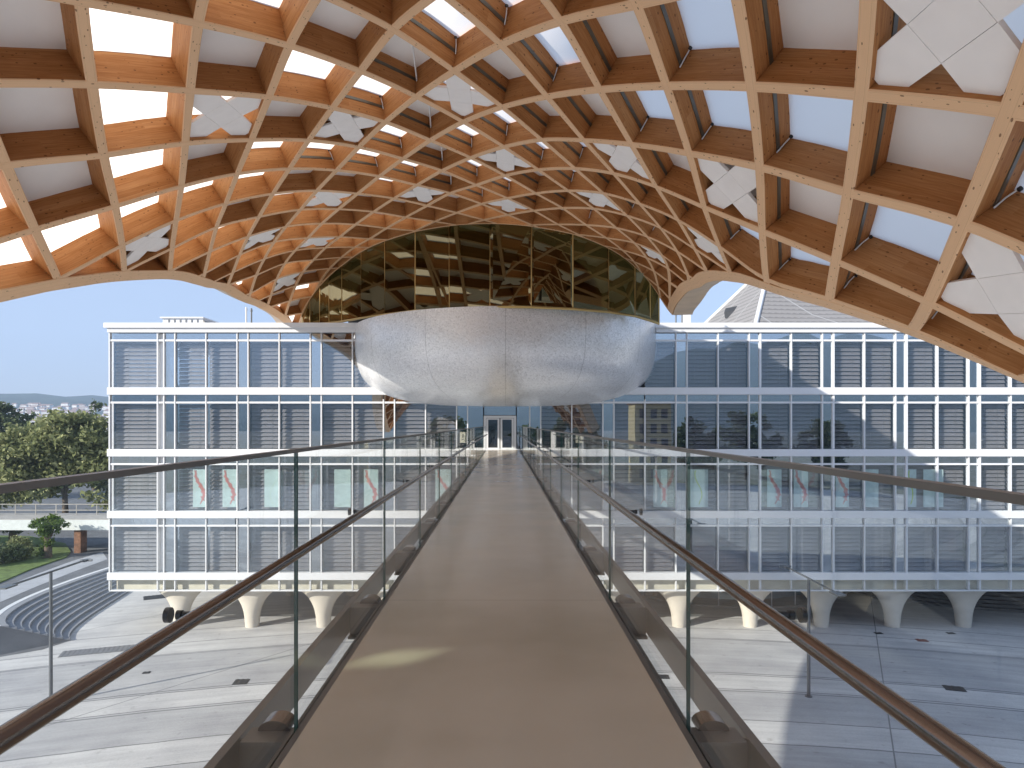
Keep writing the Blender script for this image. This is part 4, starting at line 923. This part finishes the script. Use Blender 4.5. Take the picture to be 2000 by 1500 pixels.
# curved steps at the left
def bez(a, b, c, d, n=22):
    r = []
    for k in range(n+1):
        t = k/n; r.append(tuple((1-t)**3*a[q]+3*(1-t)**2*t*b[q]+3*(1-t)*t*t*c[q]+t**3*d[q] for q in range(2)))
    return r
NS = 9
fr0, fr1 = Vector((-30.2, 41.0)), Vector((-27.0, 42.5))
bk0, bk1 = Vector((-33.2, 58.0)), Vector((-30.4, 56.5))
def step_curve(k):
    f = k/NS
    a = bk0.lerp(bk1, f); d = fr0.lerp(fr1, f)
    b = Vector((-33.9, 51.)).lerp(Vector((-29.3, 51.)), f); c = Vector((-33.6, 43.6)).lerp(Vector((-28.9, 44.6)), f)
    return bez(a, b, c, d)
st = thing('curved_steps', 'grey curved seating steps sweeping down to the plaza at the left', 'steps', (-31, 50, 0))
HS = 1.35/NS
for k in range(NS):
    c0, c1 = step_curve(k), step_curve(k+1)
    z = 1.35-HS*k
    b = MB()
    # tread between this curve and the next (towards the plaza), riser at its inner side
    n = len(c0)
    def hh(q): return z
    rows = [[(x, y, z) for x, y in c0], [(x, y, z) for x, y in c1], [(x+.03, y, z-HS-.02) for x, y in c1]]
    b.grid(rows[:2], 0, False); b.grid([rows[1], rows[2]], 0, False)
    # closing skirt at the front end and the back end
    b.add([(c0[-1][0], c0[-1][1], z), (c1[-1][0], c1[-1][1], z), (c1[-1][0], c1[-1][1], 0), (c0[-1][0], c0[-1][1], 0)], [(0,1,2,3)])
    b.add([(c0[0][0], c0[0][1], z), (c1[0][0], c1[0][1], z), (c1[0][0], c1[0][1], 0), (c0[0][0], c0[0][1], 0)], [(3,2,1,0)])
    b.build('step', STEPM, st)
b = MB(); c0 = step_curve(0)
b.grid([[(x-.32, y-.05, 1.365) for x, y in c0], [(x+.02, y, 1.365) for x, y in c0], [(x+.02, y, 1.25) for x, y in c0]], 0, False); b.build('kerb', WHITE, st)
# raised street at the left with its ramp
b = MB(); poly = [(x, y) for x, y in c0] + [(-60, 39.5), (-160, 39.5), (-160, 150), (-33.2, 150)]
b.add([(x, y, 1.352) for x, y in poly], [list(range(len(poly)))])
b.add([(-33.2, 58, 1.352), (-33.2, 150, 1.352), (-33.2, 150, 0), (-33.2, 58, 0)], [(0,1,2,3)])
b.add([(-27, 42.5, .006), (-30.2, 41., 1.352), (-60, 39.5, 1.352), (-60, 34, .006), (-31.5, 37.6, .006), (-27.6, 40.8, .006)], [(0,1,4,5),(1,2,3,4)])
o = b.build('road', ASPH); o['kind'] = 'structure'
b = MB(); pv = [ground(u, v, 1.36) for u, v in ((0, 1150), (70, 1122), (140, 1096), (200, 1078), (210, 1092), (140, 1118), (70, 1146), (0, 1176))]
b.add([(p.x, p.y, 1.362) for p in pv], [list(range(8))]); o = b.build('pavement', PAVE); o['kind'] = 'structure'
b = MB(); gp = [ground(u, v, 1.4) for u, v in ((-60, 1165), (0, 1138), (60, 1112), (130, 1088), (138, 1078), (128, 1062), (60, 1048), (-60, 1045))]
b.prism([(p.x, p.y) for p in gp], 1.3, 1.45); o = b.build('lawn', GRASSM); o['kind'] = 'structure'
b = MB(); rb = [ground(u, v, 1.36) for u, v in ((150, 1070), (215, 1062), (215, 1032), (170, 1032))]
b.add([(p.x, p.y, 1.37) for p in rb], [(0,1,2,3)]); o = b.build('side_road', ASPH); o['kind'] = 'structure'
b = MB(); b.box((-2900, -2900, -.5), (2900, 2900, 0)); b.f = b.f[1:2]; b.m = [0]; b.sm = [False]; b.uv = [None]
o = b.build('plaza', GROUNDM); o['kind'] = 'structure'

# viaduct
t = thing('viaduct', 'concrete road viaduct with pale fascia and thin railing crossing at the left edge', 'bridge', (-60, 66, 1.35))
b = MB(); b.box((-120, 64.05, 3.7), (-22, 68.5, 4.56)); b.build('deck', CONC, t)
b = MB(); b.box((-120, 63.9, 3.55), (-22, 64.04, 4.5)); b.build('fascia', FASC, t)
b = MB()
for q in range(40): b.box((-100+q*2.0, 67.0, 4.56), (-99.93+q*2.0, 67.06, 5.6))
for z in (5.0, 5.58): b.box((-120, 66.99, z), (-22, 67.05, z+.07))
b.build('railing', CONC, t)
b = MB(); p0, p1 = ground(113, 1088, 1.4), ground(131, 1092, 1.4); b.box((p0.x+.1, 64.2, 1.3), (p0.x+.72, 65.2, 3.69)); b.build('pier', RUST, t)
b = MB(); b.box((-36.2, 64.2, 1.3), (-35., 68, 3.69)); b.build('pier', FASC, t)

# curved glass room and stepped mound under the building
t = thing('curved_glass_room', 'dark curved glass room tucked under the right half of the office block', 'glass room', (19, 60, 0))
CXg, CYg, CR = 18.5, 61., 11.
ang = [math.radians(a) for a in range(196, 346, 10)]
b = MB(); b.grid([[(CXg+CR*math.cos(a), CYg+CR*math.sin(a), z) for a in ang] for z in (.12, 2.82)], 0, False); b.build('glass_wall', FACLOW, t)
for a in ang:
    b = MB(); b.tube([(CXg+CR*math.cos(a), CYg+CR*math.sin(a), 0), (CXg+CR*math.cos(a), CYg+CR*math.sin(a), 2.84)], .035, 6); b.build('mullion', WHITE, t)
b = MB(); b.lathe([(8.6, 0), (8.6, 2.83)], (CXg, CYg, 0), 40); b.build('core', plain('blue_grey_core', (.20, .30, .34), .6), t)
b = MB(); b.lathe([(11.12, .0), (11.12, .12), (10.9, .12)], (CXg, CYg, 0), 60); b.build('plinth', CONC, t)
t = thing('stepped_mound', 'dark rounded stepped mound under the right end of the office block', 'steps', (41, 56, 0))
for k in range(14):
    b = MB(); ax, ay = 13.2-.42*k, 8.6-.42*k
    b.prism([(41+ax*math.cos(2*PI*q/72), 57+ay*math.sin(2*PI*q/72)) for q in range(72)], .19*k, .19*(k+1)); b.build('step', STEPD, t)

# ================================================================== TREES, HILLS, TOWN
def make_tree(name, label, x, y, z0, crown, n, leaf, m, trunk=None, seed=1, group=None, clump=1.1, limbs=7):
    R = random.Random(seed)
    t = thing(name, label, 'tree' if 'shrub' not in name else 'shrub', (x, y, z0), group)
    b = MB(); r0, h = trunk
    b.tube([(x, y, z0-.2), (x+.1, y, z0+h*.4), (x-.05, y+.1, z0+h)], [r0, r0*.75, r0*.5], 10)
    for _ in range(limbs):
        e = R.choice(crown); tx = x+e[0]+R.uniform(-.5, .5)*e[3]; ty = y+e[1]+R.uniform(-.5, .5)*e[4]; tz = z0+e[2]+R.uniform(-.3, .4)*e[5]
        s0 = Vector((x, y, z0+h*R.uniform(.6, .98))); e0 = Vector((tx, ty, tz)); mid = s0.lerp(e0, .5)+Vector((0, 0, -.3))
        b.tube([s0, mid, e0], [r0*.4, r0*.22, r0*.08], 6)
    b.build('trunk', BARK, t)
    V, Fc = [], []
    tot = sum(e[3]*e[4]*e[5] for e in crown)
    for e in crown:
        ne = int(n*e[3]*e[4]*e[5]/tot); nc = max(6, int(ne/70))
        cl = []
        for _ in range(nc):
            while True:
                d = Vector((R.uniform(-1, 1), R.uniform(-1, 1), R.uniform(-1, 1)))
                if .35 < d.length < 1: break
            d *= R.uniform(.88, 1.08)
            cl.append(Vector((x+e[0]+d.x*e[3], y+e[1]+d.y*e[4], z0+e[2]+d.z*e[5])))
        for _ in range(ne):
            c = R.choice(cl)+Vector((R.gauss(0, .5), R.gauss(0, .5), R.gauss(0, .38)))*clump
            q = Vector((R.gauss(0, 1), R.gauss(0, 1), R.gauss(0, 1)+.4)).normalized(); a = q.orthogonal().normalized()
            a.rotate(Matrix.Rotation(R.uniform(0, 6.28), 3, q)); bb = q.cross(a); L1 = leaf*R.uniform(.6, 1.3); W1 = L1*.55
            k = len(V); V += [tuple(c-a*L1), tuple(c+bb*W1), tuple(c+a*L1), tuple(c-bb*W1)]; Fc.append((k, k+1, k+2, k+3))
    me = bpy.data.meshes.new('crown'); me.from_pydata(V, [], Fc); me.materials.append(m); me.update()
    link('crown', me, t).matrix_parent_inverse = Matrix.Translation(-Vector(t.location))
    return t
make_tree('broadleaf_tree', 'big rounded olive green tree filling the left behind the viaduct', -51.5, 80, 1.35, [(-2, 0, 8.6, 5.2, 4.6, 4.6), (3.2, .5, 9.4, 4.2, 4., 4.4), (-5, 0, 6.5, 4., 4, 3.6), (5, 0, 6, 3.5, 3.5, 3.6), (1, -1, 11.2, 3.2, 3, 2.2)], 26000, .30, LEAF1, (.45, 5.), 3, clump=1.05)
make_tree('broadleaf_tree', 'lower olive green tree at the far left beside the big rounded one', -66, 84, 1.35, [(0, 0, 7.2, 5.4, 4.6, 4.4), (5, 0, 6, 4., 3.6, 3.6)], 15000, .30, LEAF1, (.4, 4.), 4)
make_tree('weeping_tree', 'dark drooping tree rising at the left picture edge behind the others', -84, 108, 1.35, [(0, 0, 10.5, 6.2, 5., 7.4), (6, 0, 8.5, 4, 4, 6)], 12000, .36, LEAF2, (.5, 6.), 5)
make_tree('conifer_tree', 'small dark tree tip against the town between the two olive crowns', -75, 125, 1.35, [(0, 0, 9, 2.4, 2.4, 7.), (12, 3, 8, 5, 4, 6.2), (20, 3, 8.2, 5, 4, 6.2)], 11000, .36, LEAF2, (.4, 6.), 6)
gpt = ground(92, 1090, 1.4)
make_tree('ivy_tree', 'ivy covered tree stump with a bushy top in front of the viaduct', gpt.x, gpt.y, 1.4, [(.1, 0, 3.0, 1.35, 1.1, .75), (-.15, 0, 1.6, .55, .55, 1.3)], 3600, .13, LEAF3, (.42, 2.6), 7, clump=.35, limbs=4)
for k, (u, v, w, lab) in enumerate(((12, 1098, 1.5, 'dark green shrub at the left picture edge on the lawn'), (40, 1092, 1.1, 'low green shrub right of the edge shrub'), (-30, 1105, 1.6, 'shrub cut off by the left picture edge'))):
    p = ground(u, v, 1.4)
    make_tree('garden_shrub', lab, p.x, p.y, 1.4, [(0, 0, .9, w, w*.8, .95)], 2200, .13, LEAF2 if k != 1 else LEAF1, (.08, .7), 20+k, 'shrubs on the lawn', clump=.4, limbs=3)
p = ground(24, 1072, 1.4)
make_tree('old_stump_tree', 'grey mossy trunk between the shrubs under the viaduct', p.x, p.y, 1.4, [(0, 0, 2.1, .9, .8, .5)], 900, .13, LEAF2, (.55, 2.1), 31, clump=.35, limbs=3)
# trees and houses across the street behind the camera, seen mirrored in the facade
for k, (x, y, s) in enumerate(((6, -62, 1.), (16, -70, 1.15), (43, -66, 1.1), (58, -75, 1.3), (-14, -80, 1.2), (74, -70, 1.2))):
    make_tree('street_tree', ['dark tree mirrored in the windows just right of the bowl', 'taller dark tree mirrored right of the bowl', 'tree mirrored in the right hand windows', 'broad tree mirrored far right', 'tree mirrored in the windows left of the doors', 'tree mirrored at the far right end'][k],
              x, y, 0, [(0, 0, 8*s, 5*s, 4*s, 5*s), (3*s, 0, 6*s, 4*s, 4*s, 3.5*s)], 5000, .55, LEAF2, (.4, 4*s), 40+k, 'trees mirrored in the facade', clump=1.2)
t = thing('yellow_house', 'yellowish building mirrored in a window right of the bowl', 'building', (33, -64, 0))
b = MB(); b.box((29, -70, 0), (37, -62, 18)); b.build('wall', YELLOW, t)
for r in range(5):
    for c in range(3):
        b = MB(); b.box((30+c*2.4, -61.99, 1.5+r*3.3), (31.4+c*2.4, -61.9, 3.6+r*3.3)); b.build('window', ROOMW, t)
b = MB(); b.box((28.6, -70.4, 18.002), (37.4, -61.6, 18.5)); b.build('roof', RUST, t)
# hills all round
b = MB(); NA = 220; R = random.Random(2); rows = []
ph = [R.uniform(0, 6.28) for _ in range(8)]
def ridge(a):
    s = sum(math.sin(a*f+ph[k])*w for k, (f, w) in enumerate(((3, .3), (5, .25), (9, .16), (17, .1), (31, .06), (57, .035))))
    bk = max(0, -math.sin(a)); rt = min(1, max(0, (math.cos(a)+.02)/.42))
    return (1+.3*s)*(96+bk*(14+160*rt*rt*(3-2*rt)))
for f, hfac in ((0, 0), (.35, .32), (.7, .75), (1., 1.), (1.3, .8), (1.8, .3)):
    row = []
    for q in range(NA):
        a = 2*PI*q/NA; rad = 1250+900*f
        row.append((rad*math.cos(a), rad*math.sin(a), -2+ridge(a)*hfac*(1+.05*math.sin(a*83+f*9))))
    rows.append(row)
b.grid(rows, 0, True, True); o = b.build('hills', HILLM); o['kind'] = 'structure'
# far-off town on the slope (one mass, no house can be told apart)
b = MB(); R = random.Random(8)
for q in range(420):
    a = math.radians(90)+math.atan2(-(R.uniform(-60, 330)-U0), F); rad = R.uniform(1260, 1750)
    f = (rad-1250)/900; x, y = rad*math.cos(a), rad*math.sin(a)
    zz = -2+ridge(a)*max(0, (f/.35*.32 if f < .35 else .32+(f-.35)/.35*.43))
    w = R.uniform(4, 9); h = R.uniform(3.5, 7)
    b.box((x-w, y-w*.5, zz-3), (x+w, y+w*.5, zz+h)); b.add([(x-w, y-w*.5-.2, zz+h+.01), (x+w, y-w*.5-.2, zz+h+.01), (x+w, y, zz+h+2.5), (x-w, y, zz+h+2.5), (x-w, y+w*.5, zz+h), (x+w, y+w*.5, zz+h)], [(0,1,2,3),(3,2,5,4)], 1)
o = b.build('town', [HOUSEM, ROOFT]); o['kind'] = 'stuff'; tag(o, 'far town houses dotted along the hazy hillside at the left', 'town')

# ================================================================== LIGHT, SKY, CAMERA
sun = bpy.data.lights.new('sun', 'SUN'); sun.energy = 4.8; sun.angle = math.radians(.53); sun.color = (1., .94, .85)
so = bpy.data.objects.new('sun', sun); C.objects.link(so); so.rotation_euler = sd.to_track_quat('Z', 'Y').to_euler(); so.location = sd*100
w = bpy.data.worlds.new('World'); sc.world = w; w.use_nodes = True
nt = w.node_tree; nt.nodes.clear()
sky = nt.nodes.new('ShaderNodeTexSky'); sky.sky_type = 'NISHITA'; sky.sun_disc = False
sky.sun_elevation = EL_S; sky.sun_rotation = AZ; sky.altitude = 450; sky.air_density = 1.; sky.dust_density = .7; sky.ozone_density = 2.6
bg = nt.nodes.new('ShaderNodeBackground'); bg.inputs[1].default_value = .105
wo = nt.nodes.new('ShaderNodeOutputWorld'); # summer haze: the clear-sky model is evened out towards one pale blue
nt.links.new(mixc(nt, .6, mixc(nt, 1., sky.outputs[0], (.98, .93, 1.04), 'MULTIPLY'), (2.5, 3.05, 4.1)), bg.inputs[0]); nt.links.new(bg.outputs[0], wo.inputs[0])

cam = bpy.data.cameras.new('camera'); co = bpy.data.objects.new('camera', cam); C.objects.link(co)
cam.sensor_width = 36; cam.lens = F/2000*36; cam.shift_x = (1000-U0)/2000; cam.shift_y = (V0-750)/2000
cam.clip_start = .05; cam.clip_end = 12000
co.location = (0, 0, ZC); co.rotation_euler = (PI/2, 0, 0); sc.camera = co
sc.view_settings.view_transform = 'Standard'; sc.view_settings.look = 'None'; sc.view_settings.exposure = 1.15; sc.view_settings.gamma = 1
sc.render.engine = 'CYCLES'
sc.cycles.max_bounces = 10; sc.cycles.diffuse_bounces = 5; sc.cycles.glossy_bounces = 5; sc.cycles.transmission_bounces = 6; sc.cycles.transparent_max_bounces = 40
sc.cycles.sample_clamp_indirect = 6.

# the air between here and the far hills
b = MB(); b.box((-2950, -2950, -3), (2950, 2950, 420))
m, hnt, hout = mat('thin_haze')
pv = N(hnt, 'ShaderNodeVolumePrincipled', Density=.0004, Anisotropy=.0)
pv.inputs['Color'].default_value = (.58, .75, 1., 1); L(hnt, pv.outputs[0], hout.inputs['Volume'])
o = b.build('haze', m); o['kind'] = 'stuff'
